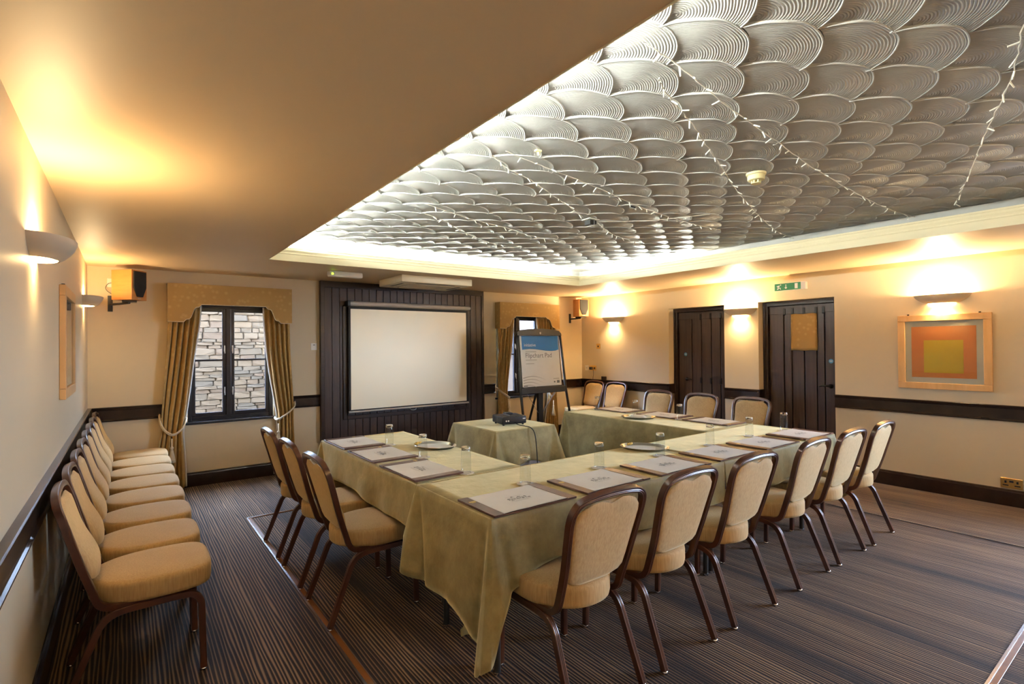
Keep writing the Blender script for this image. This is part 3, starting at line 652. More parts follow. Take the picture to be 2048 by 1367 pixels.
# ------------------------------------------------------------------ banquet chair
FL = [(.0135, -.010), (.0150, -.0075), (.0150, -.0045), (.0128, -.0030), (.0150, -.0015), (.0158, 0.0), (.0150, .0015), (.0128, .0030), (.0150, .0045), (.0150, .0075), (.0135, .010), (-.012, .011), (-.014, .008), (-.014, -.008), (-.012, -.011)]
FL = [(a, c * 1.25) for a, c in FL]
def chair_proto():
    root = thing('banquet_chair', 'x', 'chair', group='gold upholstered banquet chairs')
    half = [(-.190, .36, .366), (-.189, .27, .376), (-.187, .20, .382), (-.185, .150, .388), (-.184, .119, .412), (-.184, .098, .470), (-.193, .060, .59), (-.207, .025, .72), (-.2135, .003, .80), (-.203, -.012, .848), (-.165, -.020, .877), (-.09, -.025, .889), (0, -.026, .893)]
    path = smooth_path(half + [(-a, c, d) for a, c, d in half[-2::-1]], 5)
    MB().sweep(path, FL, up=(0, 0, -1)).obj('back_frame', M['frame'], root, smooth=True, angle=55)
    glide = MB().lathe([(0, 0), (.015, 0), (.015, .006), (.012, .014), (0, .014)], 12)
    for s in (-1, 1):
        fl_ = smooth_path([(s * .196, .30, .366), (s * .196, .42, .366), (s * .196, .468, .358), (s * .197, .493, .325), (s * .198, .499, .28), (s * .202, .505, .010)], 5)
        o = MB().sweep(fl_, FL, up=(0, 0, 1)).obj('leg', M['frame'], root, smooth=True, angle=55)
        g = MB(); g.add([(x + s * .202, y + .505, z) for x, y, z in glide.v], glide.f); g.obj('glide', M['chrome'], o, smooth=True)
        rl = smooth_path([(s * .196, .31, .366), (s * .196, .215, .364), (s * .196, .160, .350), (s * .197, .124, .315), (s * .199, .100, .26), (s * .208, 0, .010)], 5)
        o = MB().sweep(rl, FL, up=(0, 0, 1)).obj('leg', M['frame'], root, smooth=True, angle=55)
        g = MB(); g.add([(x + s * .208, y, z) for x, y, z in glide.v], glide.f); g.obj('glide', M['chrome'], o, smooth=True)
    b = MB().box(-.19, .19, .45, .475, .355, .378).box(-.19, .19, .20, .225, .352, .375).obj('seat_rail', M['frame'], root)
    # seat cushion: rounded at the back, squarer at the front
    def outl(k, z, cr=0.0):
        out = []; n = 56
        for i in range(n):
            a = 2 * PI * i / n; c, s = math.cos(a), math.sin(a)
            e = 2.2 if s < 0 else 4.2
            x = .218 * math.copysign(abs(c) ** (2 / e), c); y = (.265 if s > 0 else .265) * math.copysign(abs(s) ** (2 / e), s)
            if s < 0: x *= 0.94 + 0.06 * (1 - abs(s))
            out.append((x * k, .312 + y * .905 * k, z + .008))
        return out
    b = MB().rings([outl(.93, .378), outl(.985, .384), outl(1.0, .400), outl(1.0, .450), outl(.992, .462), outl(.965, .471), outl(.90, .4755), outl(.6, .480), outl(.25, .482)])
    b.obj('seat', M['uphol'], root, smooth=True, angle=70)
    # backrest pad
    def yc(z): return np.interp(z, [.42, .47, .59, .72, .80, .848, .893], [.112, .098, .060, .025, .003, -.012, -.026])
    rings = []; nr = 20
    for i in range(nr + 1):
        tt = i / nr; zz = .492 + tt * .36
        hw = (np.interp(zz, [.49, .6, .73, .80, .86], [.163, .174, .190, .196, .19])) * (1 - max(0, (.11 - tt) / .11) ** 2.2 * .42) * (1 - max(0, (tt - .93) / .07) ** 2 * .12)
        th_f = .012 + .030 * math.exp(-((tt - .22) / .24) ** 2) + .006; th_b = .017
        if tt < .02 or tt > .98: th_f *= .35; th_b *= .5
        ring = []
        for j in range(28):
            a = 2 * PI * j / 28; c, s = math.cos(a), math.sin(a)
            x = hw * math.copysign(abs(c) ** .62, c); yy = (th_f if s > 0 else th_b) * math.copysign(abs(s) ** .7, s)
            ztop = .866 - .055 * min(1.0, abs(x) / .2) ** 3 - .022 * math.exp(-(x / .036) ** 2)
            z2 = .492 + tt * (ztop - .492) if tt > .3 else zz + (.0)
            z2 = zz + (ztop - .852) * max(0, (tt - .35) / .65) ** 2
            ring.append((x, float(yc(z2)) + yy, z2))
        rings.append(ring)
    MB().rings(rings).obj('backrest', M['uphol'], root, smooth=True, angle=75)
    return root
proto = chair_proto(); used = [False]
def chair(x, y, rz, lab, grp):
    if not used[0]:
        used[0] = True; proto.location = (x, y, 0); proto.rotation_euler = (0, 0, rz); proto['label'] = lab; proto['group'] = grp; return proto
    return dup(proto, (x, y, 0), rz, lab, grp)
ordn = ['nearest the viewer', 'second from the viewer', 'third from the viewer', 'fourth from the viewer', 'fifth from the viewer', 'sixth from the viewer', 'seventh from the viewer', 'last, beside the curtain']
for i, y in enumerate([-3.60, -3.12, -2.64, -2.165, -1.70, -1.246, -0.793, -0.34]):
    chair(0.092, y, -PI / 2, 'gold banquet chair in the row along the wall, ' + ordn[i], 'chairs lined up along the wall')
for y, l in ((-3.63, 'nearest the viewer'), (-3.04, 'in the middle'), (-2.455, 'nearest the window')):
    chair(1.172, y, -PI / 2, 'gold banquet chair on the carpet edging side of the tables, ' + l, 'chairs on the edging strip side')
for x, dr, l in ((1.925, 0.0, 'at the cloth tail corner'), (2.49, 0.02, 'second from the hanging cloth corner'), (3.09, -0.01, 'third from the hanging cloth corner'), (3.80, 0.02, 'fourth from the hanging cloth corner'), (4.38, 0.0, 'fifth from the hanging cloth corner'), (4.96, 0.03, 'last, nearest the framed print')):
    chair(x, -5.13, dr, 'gold banquet chair along the near side of the tables, ' + l, 'chairs along the near side of the tables')
for y, dr, l in ((-2.29, 0.0, 'left of the first door'), (-2.925, 0.03, 'before the first door'), (-3.555, -0.03, 'before the second door')):
    chair(5.95, y, PI / 2 + dr, 'gold banquet chair facing the viewer across the tables, ' + l, 'chairs on the doors side of the tables')
chair(6.66, -0.42, PI / 2, 'gold banquet chair against the wall in the far corner under the socket', 'spare chairs in the far corner')
chair(6.66, -0.90, PI / 2, 'gold banquet chair against the wall beside the corner chair, lit by the window', 'spare chairs in the far corner')

# ------------------------------------------------------------------ tables and cloths
ZT = 0.755
def table(lab, x0, x1, y0, y1, legs):
    root = thing('folding_table', lab, 'table', ((x0 + x1) / 2, (y0 + y1) / 2, 0), group='tables under olive cloths')
    a, c = (x1 - x0) / 2 - .012, (y1 - y0) / 2 - .012
    MB().box(-a, a, -c, c, ZT - .032, ZT - .006).obj('tabletop', M['pine'], root)
    MB().box(-a + .05, a - .05, -c + .05, c - .05, ZT - .09, ZT - .032).obj('apron', M['blackm'], root)
    for (lx, ly) in legs:
        lx -= (x0 + x1) / 2; ly -= (y0 + y1) / 2
        o = MB().cyl((lx, ly, 0.012), (lx, ly, ZT - .09), .016, 10).obj('leg', M['blackm'], root, smooth=True, angle=40)
        MB().cyl((lx, ly, 0.0), (lx, ly, .014), .02, 10).obj('foot', M['chrome'], o)
def cloth(lab, x0, x1, y0, y1, dr, seed, corner=None, fl=0.05):
    """dr: drops on W,S,E,N sides; corner: extra tail (SW,SE,NE,NW)"""
    R = random.Random(seed); corner = corner or (0.12, .12, .12, .12)
    P = [(x0, y0), (x1, y0), (x1, y1), (x0, y1)]       # SW SE NE NW
    sides = [(0, 1, dr[1], (0, -1)), (1, 2, dr[2], (1, 0)), (2, 3, dr[3], (0, 1)), (3, 0, dr[0], (-1, 0))]
    samp = []
    for (a, c, d, nrm) in sides:
        A, C = Vector(P[a]), Vector(P[c]); Ln = (C - A).length
        n = max(8, int(Ln / .02)); prev = sides[(a + 3) % 4][2]; nxt = sides[c % 4][2]
        us = sorted(set([round(i / n, 5) for i in range(n)] + [round(k * .005 / Ln, 5) for k in range(30)] + [round(1 - k * .005 / Ln, 5) for k in range(1, 30)]))
        for u in us:
            s = u * Ln; samp.append((A.lerp(C, u), Vector(nrm), s, Ln - s, d, a, c, prev, nxt))
    K = 14; phs = [R.uniform(0, 6.28) for _ in range(4)]
    rows = [[] for _ in range(K + 1)]
    for q, (p, nr, s, e, d, a, c, prev, nxt) in enumerate(samp):
        ds, cn, oth = (s, a, prev) if s < e else (e, c, nxt)
        live = d > .05 and oth > .05
        pn = Vector(P[cn]) - Vector(((x0 + x1) / 2, (y0 + y1) / 2)); diag = Vector((math.copysign(1, pn.x), math.copysign(1, pn.y))).normalized()
        g = 1.0 if live else 0.0
        dmix = d
        if live: wgt = math.exp(-(ds / .05) ** 2); dmix = d * (1 - .5 * wgt) + oth * .5 * wgt
        D = dmix + (corner[cn] * math.exp(-(ds / .16) ** 1.5) if live else 0.0)
        D += (0.012 * math.sin(3.1 * (s + 2 * a) + phs[a]) + .008 * math.sin(9 * s + phs[a])) * (1 if d > .05 else 0)
        N = nr
        fold = .35 * math.sin(11.0 * s + phs[a]) + .25 * math.sin(19 * s + 2 * phs[a])
        for k in range(K + 1):
            tt = k / K
            if k == 0: off, z = -0.004, ZT
            elif k == 1: off, z = 0.002, ZT - min(.006, D * .3)
            else:
                q_ = (k - 1) / (K - 1); z = ZT - .006 - (D - .006) * q_
                off = .004 + (fl * q_ + .022 * fold * q_ ** 1.3) * (1 if d > .05 else 0) * min(1, D / .3) 
                off = max(off, .003)
            pos = p + N * off
            if live and k > 1:
                w1 = .006 + .062 * q_ * min(1, D / .4); fw = .012 + .030 * q_; sz = min(1.0, D / .45)
                tr_ = 1.0 if ds < w1 else max(0.0, 1 - (ds - w1) / fw); tr_ = tr_ * tr_ * (3 - 2 * tr_)
                pos += diag * (.105 * q_ * sz * tr_)
                pos -= nr * (.020 * q_ * math.exp(-((ds - w1 - fw - .012) / .022) ** 2))
            rows[k].append((pos.x, pos.y, z))
    b = MB(); n = len(samp)
    b.rings(rows, cap=False)
    # top: inner grid closed by a fan of quads
    nx = 26; ny = 26
    b.add([(x0 + .004 + (x1 - x0 - .008) * i / nx, y0 + .004 + (y1 - y0 - .008) * j / ny, ZT + .0008 * math.sin(5.1 * i + 3 * j) * (0 < i < nx) * (0 < j < ny)) for j in range(ny + 1) for i in range(nx + 1)],
          [(j * (nx + 1) + i, j * (nx + 1) + i + 1, (j + 1) * (nx + 1) + i + 1, (j + 1) * (nx + 1) + i) for j in range(ny) for i in range(nx)])
    o = b.obj('tablecloth', M['cloth'], smooth=True, angle=60); tag(o, lab, 'tablecloth', 'olive velvet tablecloths')
    so = o.modifiers.new('thickness', 'SOLIDIFY'); so.thickness = 0.003; so.offset = -1
    return o
TL, TRt, TF, TI = 1.568, 4.99, -4.785, -4.072
XS = 3.36
table('table of the arm nearest the chair row under its olive cloth', TL, 2.28, TI + .004, -2.36, [(1.80, -3.95), (2.18, -3.95), (1.80, -2.47), (2.18, -2.47)])
table('table of the near side next to the hanging cloth corner', TL, XS - .002, TF, TI, [(1.672, -4.672), (3.337, -4.66), (1.69, -4.17), (3.25, -4.17)])
table('table of the near side next to the framed print end', XS + .002, TRt, TF, TI, [(3.40, -4.66), (4.67, -4.66), (3.46, -4.17), (4.88, -4.17)])
table('table of the arm nearest the doors under its olive cloth', 4.285, TRt, TI + .004, -2.27, [(4.38, -3.95), (4.88, -3.95), (4.38, -2.37), (4.88, -2.37)])
table('small table under the projector', 2.88, 3.56, -2.93, -2.2, [(2.96, -2.85), (3.48, -2.85), (2.96, -2.28), (3.48, -2.28)])
cloth('olive cloth on the arm of tables nearest the chair row', TL, 2.28, TI + .004, -2.36, (.235, .01, .26, .20), 3, (.0, .0, .12, .05), 0.02)
cloth('olive cloth with a long hanging corner near the viewer', TL, XS - .002, TF, TI, (.47, .238, .01, .10), 5, (.23, .10, .0, .0), 0.02)
cloth('olive cloth at the framed print end of the near tables', XS + .002, TRt, TF, TI, (.01, .238, .42, .10), 8, (.14, .17, .1, .0), 0.02)
cloth('olive cloth on the arm of tables nearest the doors', 4.285, TRt, TI + .004, -2.27, (.50, .01, .24, .42), 11, (.0, .0, .14, .16), 0.03)
cloth('olive cloth on the small projector table', 2.88, 3.56, -2.93, -2.2, (.27, .28, .30, .30), 13, (.16, .17, .16, .16), 0.05)
# loose tail of cloth trailing on the floor below the near table
bt = MB(); rows = []
for i in range(9):
    u = i / 8; rows.append([(1.70 + .20 * u + .03 * v, -4.30 + .05 * u + .07 * v, .006 + .10 * u * u + .018 * math.sin(PI * v) * (1 - u * .4)) for v in np.linspace(-1, 1, 7) * (0.25 + .75 * u)])
o = bt.grid(rows).obj('cloth_tail', M['cloth'], smooth=True); so = o.modifiers.new('thickness', 'SOLIDIFY'); so.thickness = .003
tag(o, 'fallen tail of olive cloth on the carpet under the near table', 'cloth')

# ------------------------------------------------------------------ blotters, paper, glasses, coasters, trays
ZC = ZT + 0.004
def blotter_proto():
    root = thing('desk_blotter', 'x', 'blotter')
    MB().box(-.242, .242, -.157, .157, 0, .006).obj('base_board', M['leather'], root, bevel=(.0015, 1))
    MB().box(-.242, -.187, -.157, .157, .0062, .010).obj('side_strip', M['leather'], root, bevel=(.001, 1))
    o = MB().box(.187, .242, -.157, .157, .0062, .010).obj('side_strip', M['leather'], root, bevel=(.001, 1))
    b = MB().box(-.226, -.192, .070, .084, .0102, .0106).box(-.220, -.198, .060, .066, .0102, .0106).obj('gold_stamp', M['gold'], root); b['label'] = 'small gold stamped mark'
    return root
def paper_proto():
    root = thing('writing_paper', 'x', 'paper')
    pts = [[(-.186 + .372 * i / 8, -.148 + .296 * j / 6, .0082 + .0022 * (abs(j - 3) == 3) * (1 if i % 3 else .4)) for i in range(9)] for j in range(7)]
    b = MB().grid(pts); b.grid([[(x, y, z - .0012) for x, y, z in r] for r in pts]); b.obj('sheet', M['paper'], root, smooth=True)
    R = random.Random(4); b = MB()
    def q(x0, x1, y0, y1): b.add([(x0, y0, .0092), (x1, y0, .0092), (x1, y1, .0092), (x0, y1, .0092)], [(0, 1, 2, 3)])
    for i in range(7):                                         # sketch of a gabled building
        x = -.055 + i * .016; h = .016 + .010 * ((i * 7) % 3)
        q(x, x + .002, -.012, -.012 + h); q(x + .004, x + .009, -.006, .001); q(x + .004, x + .009, .004, .009)
        if i % 2 == 0: b.add([(x - .004, -.012 + h, .0092), (x + .016, -.012 + h, .0092), (x + .006, -.002 + h, .0092)], [(0, 1, 2)])
    q(-.058, .06, -.014, -.012)
    for i in range(12): x = R.uniform(-.068, .068); q(x, x + R.uniform(.003, .009), -.020, -.015 + R.uniform(0, .006))
    b.obj('printed_sketch', M['ink'], root)
    b = MB(); q(-.06, .06, -.034, -.031); q(-.04, .04, -.042, -.040); q(-.05, .05, .034, .036); b.obj('printed_lines', M['inkl'], root)
    return root
def glass_proto():
    o = MB().lathe([(.0264, .134), (.0282, .126), (.0312, .001), (.0306, 0.0)], 28).obj('tumbler', M['thin'], smooth=True)
    MB().lathe([(0.0, .152), (.0250, .152), (.0270, .149), (.0274, .140), (.0266, .132), (.018, .129), (0.0, .128)], 28).obj('thick_base', M['tumbler'], o, smooth=True, angle=50)
    MB().lathe([(.0300, 0.0), (.0316, 0.0), (.0318, .0012), (.0314, .0024), (.0302, .0024)], 28).obj('rim', M['tumbler'], o, smooth=True)
    return o
def coaster_proto():
    pr = []; n = 32
    for zz in (0, .0014): pr.append([((.047 + .0016 * math.cos(16 * 2 * PI * j / n)) * math.cos(2 * PI * j / n), (.047 + .0016 * math.cos(16 * 2 * PI * j / n)) * math.sin(2 * PI * j / n), zz) for j in range(n)])
    return MB().rings(pr).obj('coaster', M['coaster'])
bp, pp, gp, cp = blotter_proto(), paper_proto(), glass_proto(), coaster_proto(); nset = [0]
def place_set(px, py, rz, gx, gy, where, jit):
    n = nset[0]; nset[0] += 1
    if n == 0:
        bl, pa, gl, co = bp, pp, gp, cp
        for o in (bl, pa): o.rotation_euler = (0, 0, rz)
    else:
        bl = dup(bp, (0, 0, 0), rz, 'x'); pa = dup(pp, (0, 0, 0), rz, 'x')
        gl = dup(gp, (0, 0, 0), 0, 'x'); co = cp.copy(); COL.objects.link(co)
    bl.location = (px, py, ZC); pa.location = (px, py, ZC + .0); pa.rotation_euler = (0, 0, rz + jit)
    co.location = (gx, gy, ZC); gl.location = (gx, gy, ZC + .0016)
    tag(bl, 'brown leather blotter ' + where, 'blotter', 'leather blotters on the tables'); tag(pa, 'printed white paper on the blotter ' + where, 'paper', 'papers on the blotters')
    tag(gl, 'upturned tumbler by the blotter ' + where, 'glass', 'upturned tumblers'); tag(co, 'white paper coaster by the blotter ' + where, 'coaster', 'paper coasters')
fr = ['at the corner nearest the viewer', 'second along the near tables', 'third along the near tables', 'fourth along the near tables', 'fifth along the near tables', 'at the framed print end of the near tables']
for i, (x, gx, gy) in enumerate([(1.822, 2.033, -4.43), (2.385, 2.605, -4.425), (2.965, 3.17, -4.44), (3.555, 3.748, -4.44), (4.125, 4.338, -4.415), (4.715, 4.824, -4.455)]):
    place_set(x, -4.638 + (.004 if i % 2 else 0), rnd.uniform(-.012, .012), gx, gy, fr[i], rnd.uniform(-.006, .006))
le = ['by the window on the chair row arm', 'in the middle of the chair row arm', 'at the inner bend of the chair row arm']
for i, (y, gy) in enumerate([(-2.66, -2.921), (-3.21, -3.473), (-3.79, -4.025)]):
    place_set(1.728, y, -PI / 2 + rnd.uniform(-.02, .02), 1.908, gy, le[i], rnd.uniform(-.006, .006))
ri = ['at the far end of the doors arm', 'in the middle of the doors arm', 'at the near end of the doors arm']
for i, (y, gx, gy) in enumerate([(-2.60, 4.66, -2.42), (-3.22, 4.68, -2.96), (-3.79, 4.70, -3.50)]):
    place_set(4.828, y, PI / 2 + rnd.uniform(-.02, .02), gx, gy, ri[i], rnd.uniform(-.006, .006))

def tray(lab, x, y, rz, fold):
    root = thing('serving_tray', lab, 'tray', (x, y, ZC), rz, group='oval silver trays')
    pr = [(0, .0), (.80, .0), (.86, .002), (.93, .012), (1.0, .016), (1.02, .013), (1.0, .010), (.94, .008), (.88, .0)]
    MB().lathe([(r * .15, z + .0015) for r, z in [(0, 0), (.80, 0), (.87, .004), (.94, .016), (1.0, .018), (1.01, .016), (.95, .012), (.88, 0), (0, -.001)]], 48, sx=1.15, sy=.86).obj('dish', M['silver'], root, smooth=True, angle=50)
    d = MB().lathe([(0, .0035), (.118, .0035), (.122, .004), (.118, .0048), (0, .0048)], 40, sx=1.15, sy=.86).obj('doily', M['paper'], root)
    if fold: MB().prism([(-.08, .006), (.08, .006), (.05, .028), (-.05, .030)], 'y', -.05, .05).obj('folded_napkin', M['paper'], root, bevel=(.004, 1))
    return root
tray('oval silver tray on the chair row arm', 2.14, -3.21, -1.2, False)
tray('oval silver tray on the near tables', 3.28, -4.22, -1.02, False)
tray('oval silver tray with folded napkin on the doors arm', 4.475, -3.17, -1.0, True)
for (x, y, lab) in ((2.035, -3.13, 'gold wrapped sweet on the tray of the chair row arm'), (2.06, -3.10, 'small gold wrapped sweet at the rim of the chair row tray'), (3.225, -4.13, 'gold wrapped sweet on the near tables tray'), (3.245, -4.115, 'small gold wrapped sweet at the rim of the near tables tray')):
    b = MB(); b.lathe([(0, 0), (.010, .002), (.012, .008), (.008, .014), (0, .016)], 10); b.cyl((-.022, 0, .008), (-.009, 0, .008), .008, 6, .003).cyl((.009, 0, .008), (.022, 0, .008), .003, 6, .008)
    o = b.obj('wrapped_sweet', M['gold'], smooth=True, loc=(x, y, ZC + .018)); tag(o, lab, 'sweet', 'wrapped sweets on trays')

# ------------------------------------------------------------------ projector and cable
pr = thing('projector', 'black data projector on the small cloth covered table', 'projector', (3.245, -2.62, ZC), -0.20)
MB().box(-.125, .125, -.14, .10, .014, .085).obj('body', M['black'], pr, bevel=(.012, 3), smooth=True)
for sx in (-.1, .1):
    for sy in (-.11, .07): MB().cyl((sx, sy, 0), (sx, sy, .016), .010, 10).obj('foot', M['black'], pr)
MB().box(-.03, .04, -.02, .06, .0852, .104).obj('focus_hood', M['black'], pr, bevel=(.006, 2))
MB().box(-.045, -.03, -.10, .03, .0855, .097).obj('cable_clip', M['steel'], pr, bevel=(.003, 1))
MB().cyl((0.05, .10, .05), (.05, .122, .05), .032, 20).obj('lens', M['steel'], pr, smooth=True, angle=40)
for i in range(2): MB().cyl((-.085 + i * .022, -.140, .045), (-.085 + i * .022, -.144, .045), .007, 10).obj('port', M['white'], pr)
MB().box(.085, .112, -.1415, -.1400, .055, .065).obj('badge', M['white'], pr)
for i in range(5): MB().box(-.1262, -.125, -.09 + i * .03, -.07 + i * .03, .03, .07).obj('vent', M['blackm'], pr)
cbl = smooth_path([(3.22, -2.745, .79), (3.235, -2.80, .768), (3.25, -2.87, .764), (3.262, -2.945, .755), (3.275, -2.985, .70), (3.285, -2.998, .55), (3.29, -3.01, .30), (3.30, -3.02, .03), (3.34, -3.06, .008), (3.6, -3.2, .008)], 6)
tag(MB().tube(cbl, .0045, 8).obj('power_cable', M['black'], smooth=True), 'black cable hanging from the projector over the cloth', 'cable')

# ------------------------------------------------------------------ projection screen
sc = thing('projection_screen', 'white pull down projection screen hung on the dark panelling', 'screen', (3.458, -.12, .69))
ox, oz = 3.458, .69
def sb(n, m_, x0, x1, y0, y1, z0, z1, **k): return MB().box(x0 - ox, x1 - ox, y0 + .12, y1 + .12, z0 - oz, z1 - oz).obj(n, m_, sc, **k)
sb('fabric', M['screen'], 2.60, 4.316, -.122, -.119, .705, 1.992)
for (a, c, p, q) in ((2.575, 2.60, .70, 2.03), (4.316, 4.341, .70, 2.03), (2.60, 4.316, 1.992, 2.035), (2.60, 4.316, .690, .705)): sb('border', M['screenb'], a, c, -.1225, -.119, p, q)
case = [(-.085 - .12 + .035 * math.cos(a), 2.058 + .032 * math.sin(a)) for a in np.linspace(0, 2 * PI, 17)[:-1]]
MB().prism([(y + .12 + .075, z - oz) for y, z in case], 'x', 2.585 - ox, 4.37 - ox).obj('case', M['alu'], sc, smooth=True, angle=40)
sb('end_cap', M['black'], 2.548, 2.585, -.175, -.085, 2.02, 2.095, bevel=(.01, 2)); sb('end_cap', M['black'], 4.37, 4.385, -.165, -.09, 2.025, 2.09, bevel=(.01, 2))
sb('bracket', M['blackm'], 2.60, 2.64, -.12, -.058, 2.07, 2.10); sb('bracket', M['blackm'], 4.30, 4.34, -.12, -.058, 2.07, 2.10)
MB().cyl((2.572 - ox, 0, .678 - oz), (4.352 - ox, 0, .678 - oz), .013, 12).obj('bottom_bar', M['alu'], sc, smooth=True, angle=40)
MB().tube(smooth_path([(3.42 - ox, 0, .668 - oz), (3.42 - ox, -.005, .65 - oz), (3.46 - ox, -.008, .638 - oz), (3.50 - ox, -.005, .65 - oz), (3.50 - ox, 0, .668 - oz)], 5), .004, 6).obj('pull_handle', M['steel'], sc)
bk = MB()
for (a, c, p, q) in ((2.52, 2.57, .58, 2.03), (4.345, 4.40, .58, 2.03), (2.57, 4.345, .58, .63)): bk.box(a, c, -PD - .018, -PD - .004, p, q)
o = bk.obj('screen_surround', M['dark'], bevel=(.004, 1)); tag(o, 'dark flat wooden surround fixed to the panelling around the screen', 'surround')

# ------------------------------------------------------------------ flipchart easel
ez = thing('flipchart_easel', 'black flipchart easel before the corner window', 'easel', (4.965, -1.05, .045))
def tilt(x, z, d=0.0): return (x, .05 + (z - 1.7) * .10 - d, z)    # board leans back towards the top
b = MB()
def slab(bm_, x0, x1, z0, z1, d0, d1):
    bm_.add([tilt(x0, z0, d0), tilt(x1, z0, d0), tilt(x1, z1, d0), tilt(x0, z1, d0), tilt(x0, z0, d1), tilt(x1, z0, d1), tilt(x1, z1, d1), tilt(x0, z1, d1)], [(0, 1, 2, 3), (7, 6, 5, 4), (0, 4, 5, 1), (1, 5, 6, 2), (2, 6, 7, 3), (3, 7, 4, 0)])
slab(b, -.37, .37, .86, 1.66, -.02, .0); b.obj('board', M['blackm'], ez)
b = MB(); slab(b, -.395, .405, .80, .885, -.03, .03); b.obj('pen_tray', M['blackm'], ez, bevel=(.006, 1))
pts = [(-.40, 1.60), (-.40, 1.645), (-.33, 1.672), (-.15, 1.69), (.05, 1.695), (.25, 1.685), (.36, 1.665), (.395, 1.63), (.40, 1.60)]
b = MB(); n = len(pts); b.rings([[tilt(x, z, d) for x, z in pts] for d in (-.03, .03)]); b.obj('top_clamp', M['blackm'], ez)
MB().cyl(tilt(-.0, 1.632, .028), tilt(-.0, 1.632, .036), .016, 14).obj('clamp_knob', M['steel'], ez)
for s, foot in ((-1, (-.385, -.17, -.045)), (1, (.475, -.19, -.045))):
    MB().tube([tilt(s * .392 + .003, 1.62, .0), tilt(s * .395 + .005 + (.03 if s > 0 else 0), .86, .0), foot], .019, 10).obj('leg', M['blackm'], ez, smooth=True)
MB().tube([tilt(.0, .98, -.05), (-.02, .42, -.04)], .017, 10).obj('leg', M['blackm'], ez)
MB().box(-.045, .035, .0, .045, -.02, .92).obj('centre_leg', M['black'], ez); 
MB().box(-.30, .30, -.03, .06, -.045, -.015).obj('foot_bar', M['black'], ez)
for s in (-1, 1): MB().cyl(tilt(s * .30, .86, -.02), (-.005, .02, .47), .008 if s > 0 else .004, 8).obj('stay', M['steel'], ez)
fp = thing('flipchart_pad', 'white flipchart pad with a blue printed band on the easel', 'pad', (4.965, -1.05, .045))
b = MB(); slab(b, -.355, .345, .895, 1.596, .002, .012); b.obj('sheet', M['paper'], fp)
def flat(pts, d, nm, m_, par=fp):
    b_ = MB(); b_.add([tilt(x, z, d) for x, z in pts], [tuple(range(len(pts)))]); return b_.obj(nm, m_, par)
flat([(-.325, 1.594), (.335, 1.594), (.335, 1.40), (.28, 1.385), (.20, 1.380), (.10, 1.385), (0, 1.396), (-.10, 1.408), (-.2, 1.412), (-.325, 1.403)], .0128, 'blue_band', M['padblue'])
def tm(x, z, d=.0132):
    p = tilt(x, z, d); ca = math.atan(0.10)
    return Matrix.Translation(p) @ Matrix.Rotation(PI / 2 - ca, 4, 'X')
text_mesh('printed_title', 'Flipchart Pad', .092, M['ink'], fp, tm(-.278, 1.292))
text_mesh('printed_name', 'initiative', .062, M['paper'], fp, tm(-.29, 1.447))
for (x0, x1, z) in ((-.27, -.08, 1.368), (-.275, -.08, 1.255), (-.275, -.13, 1.205), (.20, .31, .985)):
    flat([(x0, z), (x1, z), (x1, z + .010), (x0, z + .010)], .0132, 'printed_line', M['inkl'])
for (x0, x1, z0, z1) in ((.205, .232, .935, .955), (.262, .312, .928, .965), (-.34, -.27, .902, .912)): flat([(x0, z0), (x1, z0), (x1, z1), (x0, z1)], .0132, 'printed_mark', M['ink'])
for k, (h0, h1) in enumerate(((1.05, 1.055), (1.03, 1.022), (1.0, .975), (.955, .93), (.935, .905))):
    up_ = []; dn = []
    for i in range(15):
        u = i / 14; x = -.34 + (.42 - .05 * k) * u; z = 1.0 - k * .032 + .055 * math.sin(PI * (u * .85 + .08)) * (1 - k * .14) - .045 * u
        up_.append((x, z + .010 * (1 - u))); dn.append((x, z - .008 * (1 - u)))
    flat(up_ + dn[::-1], .0130 + .00005 * k, 'printed_swoosh', M['inkl'])

# ------------------------------------------------------------------ speakers
def speaker(lab, x, y, z, rz, wd=.185, dp=.215, ht=.295):
    root = thing('loudspeaker', lab, 'loudspeaker', (x, y, z), rz, group='bookshelf speakers on wall brackets')
    MB().box(-wd / 2, wd / 2, -dp / 2, dp / 2, 0, ht).obj('cabinet', M['beech'], root, bevel=(.004, 2))
    P = [(-.076, ht - .012), (.076, ht - .012), (.076, .125), (.036, .032), (-.036, .032), (-.076, .125)]
    MB().prism(P, 'y', -dp / 2 - .012, -dp / 2 - .0005).obj('grille', M['grille'], root, bevel=(.003, 1))
    MB().box(-.02, .02, -dp / 2 - .002, -dp / 2 - .0003, .012, .020).obj('badge', M['steel'], root)
    return root
def bracket(lab, wx, wy, z, tx, ty):
    root = thing('speaker_bracket', lab, 'bracket', (wx, wy, z), group='black speaker brackets')
    d = Vector((tx - wx, ty - wy, 0))
    MB().box(-.02, .02, -.012, -.0005, -.10, .06).obj('wall_plate', M['black'], root)
    MB().tube([(0, -.01, -.03), (d.x * .5, d.y * .5, -.028), (d.x, d.y, -.022)], .012, 8).obj('arm', M['black'], root)
    MB().box(d.x - .06, d.x + .06, d.y - .07, d.y + .07, -.016, -.001).obj('platform', M['black'], root)
speaker('beech loudspeaker in the corner over the chair row', .335, -.24, 1.985, math.radians(48))
bracket('black bracket under the loudspeaker over the chair row', .18, 0, 1.984, .335, -.24)
speaker('beech loudspeaker in the far corner by the doors wall', 6.555, -.22, 1.99, math.radians(-16))
bracket('black bracket under the far corner loudspeaker', 6.50, 0, 1.989, 6.55, -.22)
o = thing('speaker_socket', 'white socket plate with plug behind the corner loudspeaker', 'socket', (.20, 0, 2.175))
